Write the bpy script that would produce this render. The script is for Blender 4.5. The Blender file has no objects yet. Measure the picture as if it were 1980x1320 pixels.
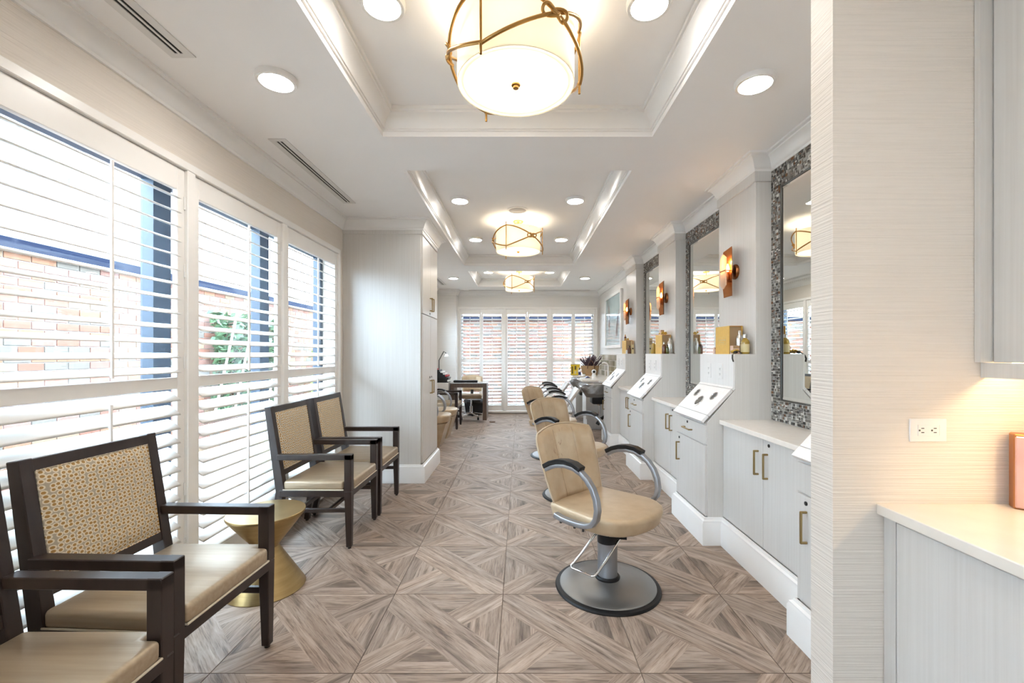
import bpy, bmesh, math, random
from mathutils import Vector, Matrix

scene = bpy.context.scene
col = scene.collection
random.seed(7)
R = math.radians

# ------------------------------------------------------------------ camera
cam_d = bpy.data.cameras.new('camera')
cam = bpy.data.objects.new('camera', cam_d)
col.objects.link(cam)
cam.location = (0, 0, 1.36)
cam.rotation_euler = (R(90), 0, 0)
cam_d.sensor_width = 36.0
cam_d.lens = 845.0 / 1980.0 * 36.0
cam_d.shift_x = -16.0 / 1980.0
cam_d.shift_y = 23.0 / 1980.0
cam_d.clip_start = 0.05
cam_d.clip_end = 200
scene.camera = cam

# ------------------------------------------------------------------ sky, exposure
world = bpy.data.worlds.new('sky')
scene.world = world
world.use_nodes = True
bg = world.node_tree.nodes['Background']
bg.inputs[0].default_value = (0.63, 0.82, 1.0, 1)
bg.inputs[1].default_value = 15.0
vs = scene.view_settings
vs.view_transform = 'Standard'
vs.look = 'None'
vs.exposure = 1.05
vs.gamma = 1.0
vs.use_curve_mapping = False
scene.cycles.use_denoising = True
scene.cycles.max_bounces = 10
scene.cycles.diffuse_bounces = 6
scene.cycles.transparent_max_bounces = 16
scene.cycles.sample_clamp_indirect = 6.0
LED = 46.0          # radiance of the ceiling downlight diffusers
BULB = 1.7          # watts of each bulb in the drum pendants
SCONCE = 1.3        # watts of the sconce bulbs
STRIP = 12.0        # radiance of the strip under the wall cabinet
WARM = (1.0, 0.72, 0.42)
SOFT = (1.0, 0.965, 0.92)

H = 2.77            # ceiling
HT = 2.93           # tray tops
XL, XR, YB = -1.87, 1.80, 9.92

# ------------------------------------------------------------------ materials
def new_mat(name):
    m = bpy.data.materials.new(name)
    m.use_nodes = True
    return m, m.node_tree, m.node_tree.nodes['Principled BSDF']

def mat(name, c, rough=0.5, metal=0.0, spec=None, coat=0.0, emit=None, estr=0.0):
    m, nt, p = new_mat(name)
    p.inputs['Base Color'].default_value = (*c, 1)
    p.inputs['Roughness'].default_value = rough
    p.inputs['Metallic'].default_value = metal
    if spec is not None:
        p.inputs['Specular IOR Level'].default_value = spec
    if coat:
        p.inputs['Coat Weight'].default_value = coat
        p.inputs['Coat Roughness'].default_value = 0.08
    if emit:
        p.inputs['Emission Color'].default_value = (*emit, 1)
        p.inputs['Emission Strength'].default_value = estr
    return m

def coords(nt, scale, kind='Object', rot=(0, 0, 0)):
    tc = nt.nodes.new('ShaderNodeTexCoord')
    mp = nt.nodes.new('ShaderNodeMapping')
    mp.inputs['Scale'].default_value = scale
    mp.inputs['Rotation'].default_value = rot
    nt.links.new(tc.outputs[kind], mp.inputs[0])
    return mp.outputs[0]

def noise(nt, vec, scale=1.0, detail=3.0, rough=0.5, dist=0.0):
    n = nt.nodes.new('ShaderNodeTexNoise')
    n.inputs['Scale'].default_value = scale
    n.inputs['Detail'].default_value = detail
    n.inputs['Roughness'].default_value = rough
    n.inputs['Distortion'].default_value = dist
    nt.links.new(vec, n.inputs['Vector'])
    return n.outputs[0]

def ramp(nt, fac, stops, interp='LINEAR'):
    r = nt.nodes.new('ShaderNodeValToRGB')
    r.color_ramp.interpolation = interp
    e = r.color_ramp.elements
    while len(e) < len(stops):
        e.new(0.5)
    for i, (p, c) in enumerate(stops):
        e[i].position = p
        e[i].color = (*c, 1) if len(c) == 3 else c
    nt.links.new(fac, r.inputs[0])
    return r.outputs[0]

def bump(nt, p, h, strength=0.2, dist=0.002):
    b = nt.nodes.new('ShaderNodeBump')
    b.inputs['Strength'].default_value = strength
    b.inputs['Distance'].default_value = dist
    nt.links.new(h, b.inputs['Height'])
    nt.links.new(b.outputs[0], p.inputs['Normal'])

def grain_mat(name, c1, c2, scale=(70, 70, 1.6), rough=0.4, spec=0.4, bstr=0.05):
    m, nt, p = new_mat(name)
    v = coords(nt, scale)
    n = noise(nt, v, 1.0, 4.0, 0.6, 0.4)
    c = ramp(nt, n, [(0.3, c1), (0.7, c2)])
    nt.links.new(c, p.inputs['Base Color'])
    p.inputs['Roughness'].default_value = rough
    p.inputs['Specular IOR Level'].default_value = spec
    bump(nt, p, n, bstr, 0.001)
    return m

def mottled(name, c1, c2, scale, rough=0.5, metal=0.0, bstr=0.0, bdist=0.002, detail=3):
    m, nt, p = new_mat(name)
    v = coords(nt, scale)
    n = noise(nt, v, 1.0, detail)
    c = ramp(nt, n, [(0.3, c1), (0.7, c2)])
    nt.links.new(c, p.inputs['Base Color'])
    p.inputs['Roughness'].default_value = rough
    p.inputs['Metallic'].default_value = metal
    if bstr:
        bump(nt, p, n, bstr, bdist)
    return m

M = {}
M['ceil'] = mottled('ceiling_paint', (0.90, 0.89, 0.88), (0.92, 0.91, 0.90), (3, 3, 3), 0.75, 0, 0.03)
M['trim'] = mottled('white_trim_paint', (0.83, 0.82, 0.80), (0.86, 0.85, 0.83), (5, 5, 5), 0.28)
M['shutter'] = mottled('shutter_paint', (0.86, 0.84, 0.81), (0.89, 0.87, 0.84), (6, 6, 6), 0.32)
M['lam'] = grain_mat('pale_wood_laminate', (0.62, 0.595, 0.56), (0.68, 0.66, 0.63), (85, 85, 1.2), 0.33, 0.5)
M['plate'] = grain_mat('white_wood_laminate', (0.78, 0.76, 0.74), (0.85, 0.84, 0.82), (75, 75, 1.4), 0.35)
M['quartz'] = mottled('quartz', (0.84, 0.78, 0.71), (0.88, 0.83, 0.76), (30, 30, 30), 0.16)
M['brass'] = mat('aged_brass', (0.36, 0.26, 0.12), 0.34, 1.0)
M['dark'] = mat('keyhole_black', (0.02, 0.018, 0.015), 0.4)
M['chrome'] = mat('chrome', (0.85, 0.85, 0.86), 0.08, 1.0)
M['grey_metal'] = mat('grey_metal', (0.33, 0.335, 0.35), 0.38, 0.75)
M['base_metal'] = mottled('brushed_steel', (0.25, 0.245, 0.24), (0.29, 0.28, 0.27), (4, 4, 4), 0.38, 0.85)
M['black'] = mat('black_rubber', (0.010, 0.0095, 0.0095), 0.42, spec=0.25)
M['bplastic'] = mat('black_plastic', (0.012, 0.012, 0.013), 0.35, spec=0.25)
M['white'] = mat('white_plastic', (0.82, 0.81, 0.79), 0.3)
M['copper'] = mottled('copper', (0.26, 0.095, 0.035), (0.34, 0.135, 0.05), (20, 20, 20), 0.38, 1.0)
M['gold'] = mottled('brushed_gold', (0.38, 0.265, 0.115), (0.46, 0.33, 0.155), (6, 6, 60), 0.36, 1.0)
M['bronze'] = mat('bronze', (0.42, 0.24, 0.08), 0.3, 1.0)
M['darkwood'] = mottled('espresso_wood', (0.022, 0.014, 0.012), (0.032, 0.02, 0.017), (30, 30, 4), 0.34)
M['deskwood'] = grain_mat('walnut_laminate', (0.06, 0.036, 0.026), (0.12, 0.078, 0.056), (90, 90, 2), 0.4)
M['mirror'] = mat('mirror_silver', (0.80, 0.82, 0.80), 0.0, 1.0)
M['bevel_mirror'] = mat('mirror_edge', (0.9, 0.92, 0.9), 0.02, 1.0)
M['mframe'] = mat('mirror_frame_black', (0.03, 0.026, 0.022), 0.3)
M['grout'] = mat('floor_grout', (0.17, 0.135, 0.105), 0.9)
M['wgrout'] = mat('mosaic_grout', (0.70, 0.66, 0.60), 0.9)
M['piping'] = mat('cream_piping', (0.66, 0.58, 0.45), 0.4)
M['vent'] = mat('vent_white', (0.72, 0.71, 0.69), 0.45)
M['slot'] = mat('vent_dark', (0.012, 0.012, 0.012), 0.8)
M['winframe'] = mat('window_frame_blue_grey', (0.022, 0.035, 0.055), 0.5)
M['tile1'] = mat('mosaic_charcoal', (0.045, 0.043, 0.04), 0.15)
M['tile2'] = mat('mosaic_taupe', (0.17, 0.155, 0.135), 0.15)
M['tile3'] = mat('mosaic_grey', (0.33, 0.325, 0.30), 0.15)
M['tile4'] = mat('mosaic_rust', (0.16, 0.07, 0.03), 0.15)
M['tile5'] = mat('mosaic_pearl', (0.62, 0.60, 0.56), 0.12)
M['ygold'] = mottled('gift_box_yellow', (0.66, 0.40, 0.07), (0.72, 0.45, 0.09), (40, 40, 40), 0.5)
M['kraft'] = mat('kraft_lining', (0.38, 0.25, 0.13), 0.7)
M['orange'] = mat('box_edge_orange', (0.60, 0.25, 0.02), 0.5)
M['amber'] = mat('amber_liquid', (0.34, 0.22, 0.03), 0.08, coat=0.5)
M['olive'] = mat('olive_liquid', (0.10, 0.10, 0.02), 0.08, coat=0.5)
M['brownglass'] = mat('brown_glass', (0.10, 0.03, 0.008), 0.08, coat=0.5)
M['silver'] = mat('silver_bottle', (0.62, 0.60, 0.56), 0.25, 0.9)
M['label'] = mat('label_cream', (0.62, 0.52, 0.28), 0.5)
M['pinkcard'] = mat('pink_card', (0.66, 0.48, 0.38), 0.5)
M['flower'] = mat('dried_gold_flower', (0.52, 0.33, 0.04), 0.6)
M['wicker'] = mottled('wicker', (0.30, 0.18, 0.08), (0.48, 0.31, 0.16), (60, 60, 140), 0.7, 0, 0.6, 0.004)
M['leather'] = mat('brown_leather', (0.10, 0.04, 0.02), 0.5)
M['lavender'] = mat('dried_lavender', (0.10, 0.065, 0.085), 0.9)
M['yellow'] = mat('yellow_print_box', (0.72, 0.50, 0.02), 0.5)
M['olivecard'] = mat('dark_card', (0.13, 0.09, 0.01), 0.6)
M['navy'] = mat('navy_print', (0.02, 0.03, 0.12), 0.4)
M['hose'] = mat('basin_grey', (0.20, 0.195, 0.19), 0.18, coat=0.6)
M['rosegold'] = mottled('rose_gold_front', (0.68, 0.40, 0.36), (0.78, 0.54, 0.50), (9, 9, 9), 0.3, 0.5)
M['coppercard'] = mat('copper_card', (0.46, 0.19, 0.07), 0.38, 0.6)
M['stone'] = mat('patio_stone', (0.30, 0.30, 0.30), 0.9)
M['mortar'] = mat('mortar', (0.52, 0.52, 0.51), 0.95)
M['coping'] = mat('dark_coping', (0.006, 0.011, 0.028), 0.8, spec=0.1)
M['leaf'] = mottled('ivy_leaf', (0.03, 0.07, 0.035), (0.08, 0.15, 0.06), (8, 8, 8), 0.6)
M['leaf2'] = mottled('bright_leaf', (0.14, 0.26, 0.05), (0.25, 0.42, 0.08), (8, 8, 8), 0.6)
M['facade'] = mat('pale_facade', (0.40, 0.40, 0.40), 0.9)
M['farwin'] = mat('far_window_glass', (0.10, 0.16, 0.24), 0.2)
M['artblue'] = mottled('pale_blue_ground', (0.36, 0.50, 0.52), (0.46, 0.58, 0.60), (4, 4, 4), 0.12, 0)
M['artgrey'] = mat('feather_grey', (0.20, 0.17, 0.155), 0.3)
M['artsilver'] = mat('feather_pale', (0.55, 0.52, 0.50), 0.3)
M['greytile'] = mat('glazed_tile_taupe', (0.36, 0.32, 0.24), 0.08)
M['greytile2'] = mat('glazed_tile_olive', (0.26, 0.23, 0.15), 0.08)
M['greytile3'] = mat('glazed_tile_cream', (0.56, 0.51, 0.42), 0.08)
M['binblack'] = mat('bin_liner_black', (0.012, 0.012, 0.014), 0.25)
M['red'] = mat('red_print', (0.5, 0.03, 0.03), 0.5)
M['led'] = mat('led_diffuser', (0.9, 0.9, 0.9), 0.5, emit=SOFT, estr=LED)
M['strip'] = mat('led_strip', (0.9, 0.9, 0.9), 0.5, emit=(1.0, 0.70, 0.36), estr=STRIP)
M['bulb'] = mat('candle_bulb', (1, 0.9, 0.7), 0.3, emit=(1.0, 0.62, 0.22), estr=14.0)

# salon and lounge upholstery
def vinyl(name, c1, c2, rough=0.34, metal=0.35, scale=(3, 60, 60)):
    m, nt, p = new_mat(name)
    v = coords(nt, scale)
    n = noise(nt, v, 1.0, 3)
    c = ramp(nt, n, [(0.3, c1), (0.7, c2)])
    nt.links.new(c, p.inputs['Base Color'])
    p.inputs['Roughness'].default_value = rough
    p.inputs['Metallic'].default_value = metal
    bump(nt, p, n, 0.06, 0.001)
    return m
M['welt'] = mat('welt_vinyl', (0.50, 0.39, 0.27), 0.45)
M['seam'] = mat('seam_thread', (0.24, 0.165, 0.10), 0.6)
M['lit_vinyl'] = vinyl('highlight_vinyl', (0.56, 0.53, 0.50), (0.62, 0.59, 0.56), 0.35, 0.2)  # lighter vinyl: highlight on the shampoo chair backs put into the colour
M['satin'] = vinyl('champagne_satin', (0.38, 0.29, 0.19), (0.45, 0.355, 0.245), 0.38)
M['vinyl'] = vinyl('beige_vinyl', (0.45, 0.33, 0.205), (0.52, 0.395, 0.26), 0.40, 0.25, (12, 12, 12))
# worn backrest of the nearest chair: scuffs on the vinyl
m, nt, p = new_mat('worn_beige_vinyl')
v = coords(nt, (12, 12, 12))
n = noise(nt, v, 1.0, 3)
c = ramp(nt, n, [(0.3, (0.45, 0.33, 0.205)), (0.7, (0.52, 0.395, 0.26))])
v2 = coords(nt, (16, 22, 9))
n2 = noise(nt, v2, 1.0, 6, 0.7, 1.0)
v3 = coords(nt, (5, 5, 4)); n3_ = noise(nt, v3, 1.0, 2)
ml = nt.nodes.new('ShaderNodeMath'); ml.operation = 'MULTIPLY'
k1 = ramp(nt, n2, [(0.57, (0, 0, 0)), (0.66, (1, 1, 1))]); k2 = ramp(nt, n3_, [(0.54, (0, 0, 0)), (0.62, (1, 1, 1))])
nt.links.new(k1, ml.inputs[0]); nt.links.new(k2, ml.inputs[1])
k = ml.outputs[0]
mx = nt.nodes.new('ShaderNodeMix'); mx.data_type = 'RGBA'
nt.links.new(k, mx.inputs[0]); nt.links.new(c, mx.inputs[6])
mx.inputs[7].default_value = (0.22, 0.11, 0.06, 1)
nt.links.new(mx.outputs[2], p.inputs['Base Color'])
p.inputs['Roughness'].default_value = 0.4
p.inputs['Metallic'].default_value = 0.2
M['worn'] = m

# spotted upholstery
m, nt, p = new_mat('spotted_fabric')
tc_ = nt.nodes.new('ShaderNodeTexCoord'); sx_ = nt.nodes.new('ShaderNodeSeparateXYZ'); cb_ = nt.nodes.new('ShaderNodeCombineXYZ')
nt.links.new(tc_.outputs['Object'], sx_.inputs[0]); nt.links.new(sx_.outputs[1], cb_.inputs[0]); nt.links.new(sx_.outputs[2], cb_.inputs[1])
mp_ = nt.nodes.new('ShaderNodeMapping'); mp_.inputs['Scale'].default_value = (46, 56, 1); nt.links.new(cb_.outputs[0], mp_.inputs[0])
v = mp_.outputs[0]
vo = nt.nodes.new('ShaderNodeTexVoronoi'); vo.voronoi_dimensions = '2D'
vo.inputs['Scale'].default_value = 1.0
vo.inputs['Randomness'].default_value = 0.42
nt.links.new(v, vo.inputs['Vector'])
c = ramp(nt, vo.outputs['Distance'],
         [(0.0, (0.34, 0.19, 0.055)), (0.27, (0.36, 0.205, 0.06)), (0.31, (0.70, 0.61, 0.46)),
          (0.46, (0.70, 0.61, 0.46)), (0.52, (0.40, 0.34, 0.25)), (1.0, (0.38, 0.32, 0.24))])
nt.links.new(c, p.inputs['Base Color'])
p.inputs['Roughness'].default_value = 0.75
bump(nt, p, vo.outputs['Distance'], 0.15, 0.001)
M['spots'] = m

# wall covering with fine horizontal ribs
def ribbed(name, c):
    m, nt, p = new_mat(name)
    v = coords(nt, (2.2, 2.2, 170.0))
    n = noise(nt, v, 1.0, 2, 0.5, 0.3)
    cc = ramp(nt, n, [(0.35, tuple(x * 0.975 for x in c)), (0.65, tuple(min(1, x * 1.025) for x in c))])
    nt.links.new(cc, p.inputs['Base Color'])
    p.inputs['Roughness'].default_value = 0.5
    bump(nt, p, n, 0.8, 0.004)
    return m
M['paper'] = ribbed('ribbed_wallcovering', (0.75, 0.69, 0.62))
M['paper_white'] = ribbed('ribbed_wallcovering_white', (0.78, 0.76, 0.73))

# floor: printed wood planks on porcelain
m, nt, p = new_mat('printed_wood_porcelain')
uv = nt.nodes.new('ShaderNodeUVMap'); uv.uv_map = 'plank'
mp = nt.nodes.new('ShaderNodeMapping'); mp.inputs['Scale'].default_value = (3.0, 34, 1)
nt.links.new(uv.outputs[0], mp.inputs[0])
n1 = noise(nt, mp.outputs[0], 1.0, 5, 0.62, 0.5)
mp2 = nt.nodes.new('ShaderNodeMapping'); mp2.inputs['Scale'].default_value = (9.0, 150, 1)
nt.links.new(uv.outputs[0], mp2.inputs[0])
n2 = noise(nt, mp2.outputs[0], 1.0, 4, 0.6)
c1 = ramp(nt, n1, [(0.28, (0.12, 0.085, 0.065)), (0.46, (0.305, 0.228, 0.178)), (0.66, (0.43, 0.335, 0.268))])
c2 = ramp(nt, n2, [(0.33, (0.55, 0.52, 0.50)), (0.5, (1, 1, 1))])
mx = nt.nodes.new('ShaderNodeMix'); mx.data_type = 'RGBA'; mx.blend_type = 'MULTIPLY'
mx.inputs[0].default_value = 0.92
nt.links.new(c1, mx.inputs[6]); nt.links.new(c2, mx.inputs[7])
at = nt.nodes.new('ShaderNodeAttribute'); at.attribute_name = 'tone'
mx2 = nt.nodes.new('ShaderNodeMix'); mx2.data_type = 'RGBA'; mx2.blend_type = 'MULTIPLY'
mx2.inputs[0].default_value = 1.0
nt.links.new(mx.outputs[2], mx2.inputs[6]); nt.links.new(at.outputs['Color'], mx2.inputs[7])
nt.links.new(mx2.outputs[2], p.inputs['Base Color'])
p.inputs['Roughness'].default_value = 0.5
p.inputs['Specular IOR Level'].default_value = 0.22
bump(nt, p, n2, 0.12, 0.001)
M['floor'] = m

# clear pane
m = bpy.data.materials.new('clear_glass'); m.use_nodes = True
nt = m.node_tree; nt.nodes.clear()
o_ = nt.nodes.new('ShaderNodeOutputMaterial'); mixs = nt.nodes.new('ShaderNodeMixShader')
tr = nt.nodes.new('ShaderNodeBsdfTransparent'); gl = nt.nodes.new('ShaderNodeBsdfGlossy')
gl.inputs['Roughness'].default_value = 0.0
mixs.inputs[0].default_value = 0.06
nt.links.new(tr.outputs[0], mixs.inputs[1]); nt.links.new(gl.outputs[0], mixs.inputs[2])
nt.links.new(mixs.outputs[0], o_.inputs[0])
M['glass'] = m
# clear crumpled film over the basins
m = bpy.data.materials.new('clear_film'); m.use_nodes = True
nt = m.node_tree; nt.nodes.clear()
o_ = nt.nodes.new('ShaderNodeOutputMaterial'); mixs = nt.nodes.new('ShaderNodeMixShader')
tr = nt.nodes.new('ShaderNodeBsdfTransparent'); gl = nt.nodes.new('ShaderNodeBsdfGlossy')
gl.inputs['Roughness'].default_value = 0.12
vv = coords(nt, (30, 30, 30)); nn = noise(nt, vv, 1.0, 4)
bb = nt.nodes.new('ShaderNodeBump'); bb.inputs['Strength'].default_value = 0.9; bb.inputs['Distance'].default_value = 0.02
nt.links.new(nn, bb.inputs['Height']); nt.links.new(bb.outputs[0], gl.inputs['Normal'])
mixs.inputs[0].default_value = 0.3
nt.links.new(tr.outputs[0], mixs.inputs[1]); nt.links.new(gl.outputs[0], mixs.inputs[2])
nt.links.new(mixs.outputs[0], o_.inputs[0])
M['film'] = m

def translucent(name, c, f=0.5):
    m = bpy.data.materials.new(name); m.use_nodes = True
    nt = m.node_tree; nt.nodes.clear()
    o = nt.nodes.new('ShaderNodeOutputMaterial'); mix = nt.nodes.new('ShaderNodeMixShader')
    d = nt.nodes.new('ShaderNodeBsdfDiffuse'); t = nt.nodes.new('ShaderNodeBsdfTranslucent')
    d.inputs[0].default_value = (*c, 1); t.inputs[0].default_value = (*c, 1)
    mix.inputs[0].default_value = f
    nt.links.new(d.outputs[0], mix.inputs[1]); nt.links.new(t.outputs[0], mix.inputs[2])
    nt.links.new(mix.outputs[0], o.inputs[0])
    return m
M['shade'] = translucent('drum_shade_fabric', (0.88, 0.85, 0.77), 0.36)
M['diffuser'] = translucent('lamp_diffuser', (0.84, 0.81, 0.74), 0.42)
M['alabaster'] = translucent('alabaster', (0.92, 0.80, 0.66), 0.6)

def brick_mat(name, c1, c2):
    m, nt, p = new_mat(name)
    oi = nt.nodes.new('ShaderNodeObjectInfo')
    at = nt.nodes.new('ShaderNodeAttribute'); at.attribute_name = 'tone'
    c = ramp(nt, at.outputs['Fac'], [(0, c1), (1, c2)])
    v = coords(nt, (25, 25, 25)); n = noise(nt, v, 1, 4)
    nt.links.new(c, p.inputs['Base Color'])
    p.inputs['Roughness'].default_value = 0.9
    bump(nt, p, n, 0.4, 0.004)
    return m
BR = [mat('brick_red', (0.20, 0.085, 0.055), 0.9), mat('brick_orange', (0.24, 0.115, 0.065), 0.9),
      mat('brick_buff', (0.22, 0.15, 0.095), 0.9), mat('brick_rose', (0.21, 0.11, 0.085), 0.9),
      mat('brick_grey', (0.14, 0.12, 0.10), 0.9)]

# ------------------------------------------------------------------ mesh helpers
class G:
    def __init__(self):
        self.bm = bmesh.new()
    def box(self, x0, x1, y0, y1, z0, z1, bev=0.0, seg=1, mi=0):
        mtx = Matrix.Translation(((x0 + x1) / 2, (y0 + y1) / 2, (z0 + z1) / 2)) @ Matrix.Diagonal((abs(x1 - x0), abs(y1 - y0), abs(z1 - z0), 1))
        r = bmesh.ops.create_cube(self.bm, size=1.0, matrix=mtx)
        vs_ = r['verts']
        es = set(e for v_ in vs_ for e in v_.link_edges)
        fs = set(f for v_ in vs_ for f in v_.link_faces)
        for f in fs: f.material_index = mi
        if bev > 0:
            rb = bmesh.ops.bevel(self.bm, geom=list(es), offset=bev, segments=seg, affect='EDGES', profile=0.5)
            for f in rb['faces']: f.material_index = mi
        return self
    def prism(self, pts, vec, bev=0.0, seg=2, mi=0):
        vec = Vector(vec)
        a = [self.bm.verts.new(Vector(q)) for q in pts]
        b = [self.bm.verts.new(Vector(q) + vec) for q in pts]
        n = len(pts)
        fs = [self.bm.faces.new(a[::-1]), self.bm.faces.new(b)]
        for i in range(n):
            fs.append(self.bm.faces.new((a[i], a[(i + 1) % n], b[(i + 1) % n], b[i])))
        for f in fs: f.material_index = mi
        bmesh.ops.recalc_face_normals(self.bm, faces=fs)
        if bev > 0:
            es = set(e for f in fs for e in f.edges)
            rb = bmesh.ops.bevel(self.bm, geom=list(es), offset=bev, segments=seg, affect='EDGES', profile=0.5)
            for f in rb['faces']: f.material_index = mi
        return self
    def beam(self, p0, p1, w, h, side=(0, 1, 0), w1=None, h1=None):
        """bar from p0 to p1: w along side, h along the third direction"""
        p0, p1 = Vector(p0), Vector(p1)
        d = (p1 - p0).normalized(); s = Vector(side).normalized(); u = d.cross(s).normalized()
        w1 = w if w1 is None else w1; h1 = h if h1 is None else h1
        v_ = []
        for p_, ww, hh in ((p0, w, h), (p1, w1, h1)):
            for a, b in ((-1, -1), (1, -1), (1, 1), (-1, 1)):
                v_.append(self.bm.verts.new(p_ + s * a * ww / 2 + u * b * hh / 2))
        fs = [self.bm.faces.new(v_[3::-1]), self.bm.faces.new(v_[4:8])]
        for i in range(4):
            j = (i + 1) % 4
            fs.append(self.bm.faces.new((v_[i], v_[j], v_[j + 4], v_[i + 4])))
        bmesh.ops.recalc_face_normals(self.bm, faces=fs)
        es = set(e for f in fs for e in f.edges)
        bmesh.ops.bevel(self.bm, geom=list(es), offset=0.003, segments=1, affect='EDGES')
        return self
    def tube(self, pts, r, n=8, closed=False, mi=0):
        pts = [Vector(q) for q in pts]
        N = len(pts)
        rings = []
        prev = None
        for i, q in enumerate(pts):
            if closed:
                t = (pts[(i + 1) % N] - pts[i - 1]).normalized()
            else:
                t = (pts[min(i + 1, N - 1)] - pts[max(i - 1, 0)]).normalized()
            if prev is None:
                up = Vector((0, 0, 1)) if abs(t.z) < 0.9 else Vector((1, 0, 0))
                a = t.cross(up).normalized()
            else:
                a = (prev - t * prev.dot(t)).normalized()
            prev = a
            b = t.cross(a)
            rr = r[i] if isinstance(r, (list, tuple)) else r
            rings.append([self.bm.verts.new(q + (a * math.cos(k * 2 * math.pi / n) + b * math.sin(k * 2 * math.pi / n)) * rr) for k in range(n)])
        fs = []
        for i in range(N if closed else N - 1):
            A, B = rings[i], rings[(i + 1) % N]
            for k in range(n):
                fs.append(self.bm.faces.new((A[k], A[(k + 1) % n], B[(k + 1) % n], B[k])))
        if not closed:
            fs.append(self.bm.faces.new(rings[0][::-1])); fs.append(self.bm.faces.new(rings[-1]))
        for f in fs: f.material_index = mi
        bmesh.ops.recalc_face_normals(self.bm, faces=fs)
        return self
    def ribbon(self, pts, w, h, side=(0, 1, 0)):
        """rectangular section swept along a planar path; w along side"""
        pts = [Vector(q) for q in pts]; s = Vector(side).normalized(); N = len(pts); rings = []
        for i, q in enumerate(pts):
            t = (pts[min(i + 1, N - 1)] - pts[max(i - 1, 0)]).normalized()
            u = t.cross(s).normalized()
            c = 0.3
            off = [(-1, -1 + c), (-1 + c * .5, -1), (1 - c * .5, -1), (1, -1 + c), (1, 1 - c), (1 - c * .5, 1), (-1 + c * .5, 1), (-1, 1 - c)]
            rings.append([self.bm.verts.new(q + s * a * w / 2 + u * b * h / 2) for a, b in off])
        fs = []
        for i in range(N - 1):
            A, B = rings[i], rings[i + 1]
            for k in range(8):
                fs.append(self.bm.faces.new((A[k], A[(k + 1) % 8], B[(k + 1) % 8], B[k])))
        fs.append(self.bm.faces.new(rings[0][::-1])); fs.append(self.bm.faces.new(rings[-1]))
        bmesh.ops.recalc_face_normals(self.bm, faces=fs)
        return self
    def lathe(self, prof, n=24, c=(0, 0, 0), axis='z', cap=True, sx=1.0, sy=1.0):
        c = Vector(c); rings = []
        for r, z in prof:
            ring = []
            for k in range(n):
                a = 2 * math.pi * k / n
                x, y = r * math.cos(a) * sx, r * math.sin(a) * sy
                v_ = Vector((x, y, z)) if axis == 'z' else (Vector((z, x, y)) if axis == 'x' else Vector((x, z, y)))
                ring.append(self.bm.verts.new(c + v_))
            rings.append(ring)
        fs = []
        for A, B in zip(rings, rings[1:]):
            for k in range(n):
                fs.append(self.bm.faces.new((A[k], A[(k + 1) % n], B[(k + 1) % n], B[k])))
        if cap:
            fs.append(self.bm.faces.new(rings[0][::-1])); fs.append(self.bm.faces.new(rings[-1]))
        bmesh.ops.recalc_face_normals(self.bm, faces=fs)
        return self
    def disc(self, r, z, n=40, c=(0, 0, 0)):
        f = self.bm.faces.new([self.bm.verts.new((c[0] + r * math.cos(2 * math.pi * k / n), c[1] + r * math.sin(2 * math.pi * k / n), c[2] + z)) for k in range(n)])
        return self
    def ball(self, c, r, n=12, sx=1, sy=1, sz=1):
        mtx = Matrix.Translation(c) @ Matrix.Diagonal((r * sx, r * sy, r * sz, 1))
        bmesh.ops.create_uvsphere(self.bm, u_segments=n, v_segments=max(6, n // 2), radius=1.0, matrix=mtx)
        return self
    def sweep(self, path, prof, closed=False):
        """profile (offset to the left of the path, z) along an xy path with mitred corners"""
        P = [Vector((q[0], q[1], 0)) for q in path]; N = len(P); rings = []
        for i in range(N):
            d0 = None if (not closed and i == 0) else (P[i] - P[i - 1]).normalized()
            d1 = None if (not closed and i == N - 1) else (P[(i + 1) % N] - P[i]).normalized()
            if d0 is None: d0 = d1
            if d1 is None: d1 = d0
            n0 = Vector((-d0.y, d0.x, 0)); n1 = Vector((-d1.y, d1.x, 0))
            mth = (n0 + n1)
            mth = mth / (1 + n0.dot(n1)) if (1 + n0.dot(n1)) > 1e-4 else n0
            rings.append([self.bm.verts.new(P[i] + mth * o + Vector((0, 0, z))) for o, z in prof])
        fs = []
        K = len(prof)
        for i in range(N if closed else N - 1):
            A, B = rings[i], rings[(i + 1) % N]
            for k in range(K - 1):
                fs.append(self.bm.faces.new((A[k], A[k + 1], B[k + 1], B[k])))
        bmesh.ops.recalc_face_normals(self.bm, faces=fs)
        return self
    def obj(self, name, m, parent=None, smooth=None):
        me = bpy.data.meshes.new(name)
        self.bm.to_mesh(me); self.bm.free()
        for mm in (m if isinstance(m, (list, tuple)) else [m]):
            me.materials.append(M[mm] if isinstance(mm, str) else mm)
        if smooth:
            for q in me.polygons: q.use_smooth = True
            me.set_sharp_from_angle(angle=R(smooth))
        return link(name, me, parent)

def link(name, me, parent=None):
    o = bpy.data.objects.new(name, me)
    col.objects.link(o)
    if parent is not None: o.parent = parent
    return o

def tag(o, label, cat, group=None):
    o['label'] = label; o['category'] = cat
    if group: o['group'] = group
    return o

def thing(name, label, cat, loc=(0, 0, 0), rz=0.0, group=None):
    o = bpy.data.objects.new(name, None)
    o.empty_display_size = 0.1
    col.objects.link(o)
    o.location = loc; o.rotation_euler = (0, 0, rz)
    return tag(o, label, cat, group)

def struct(o):
    o['kind'] = 'structure'
    return o

def stuff(o):
    o['kind'] = 'stuff'
    return o

def copy_tree(o, loc=None, rz=None, label=None, parent=None):
    c = o.copy(); col.objects.link(c)
    if parent is not None: c.parent = parent
    if loc is not None: c.location = loc
    if rz is not None: c.rotation_euler = (0, 0, rz)
    if label: c['label'] = label
    for ch in o.children:
        copy_tree(ch, parent=c)
    return c

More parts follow.
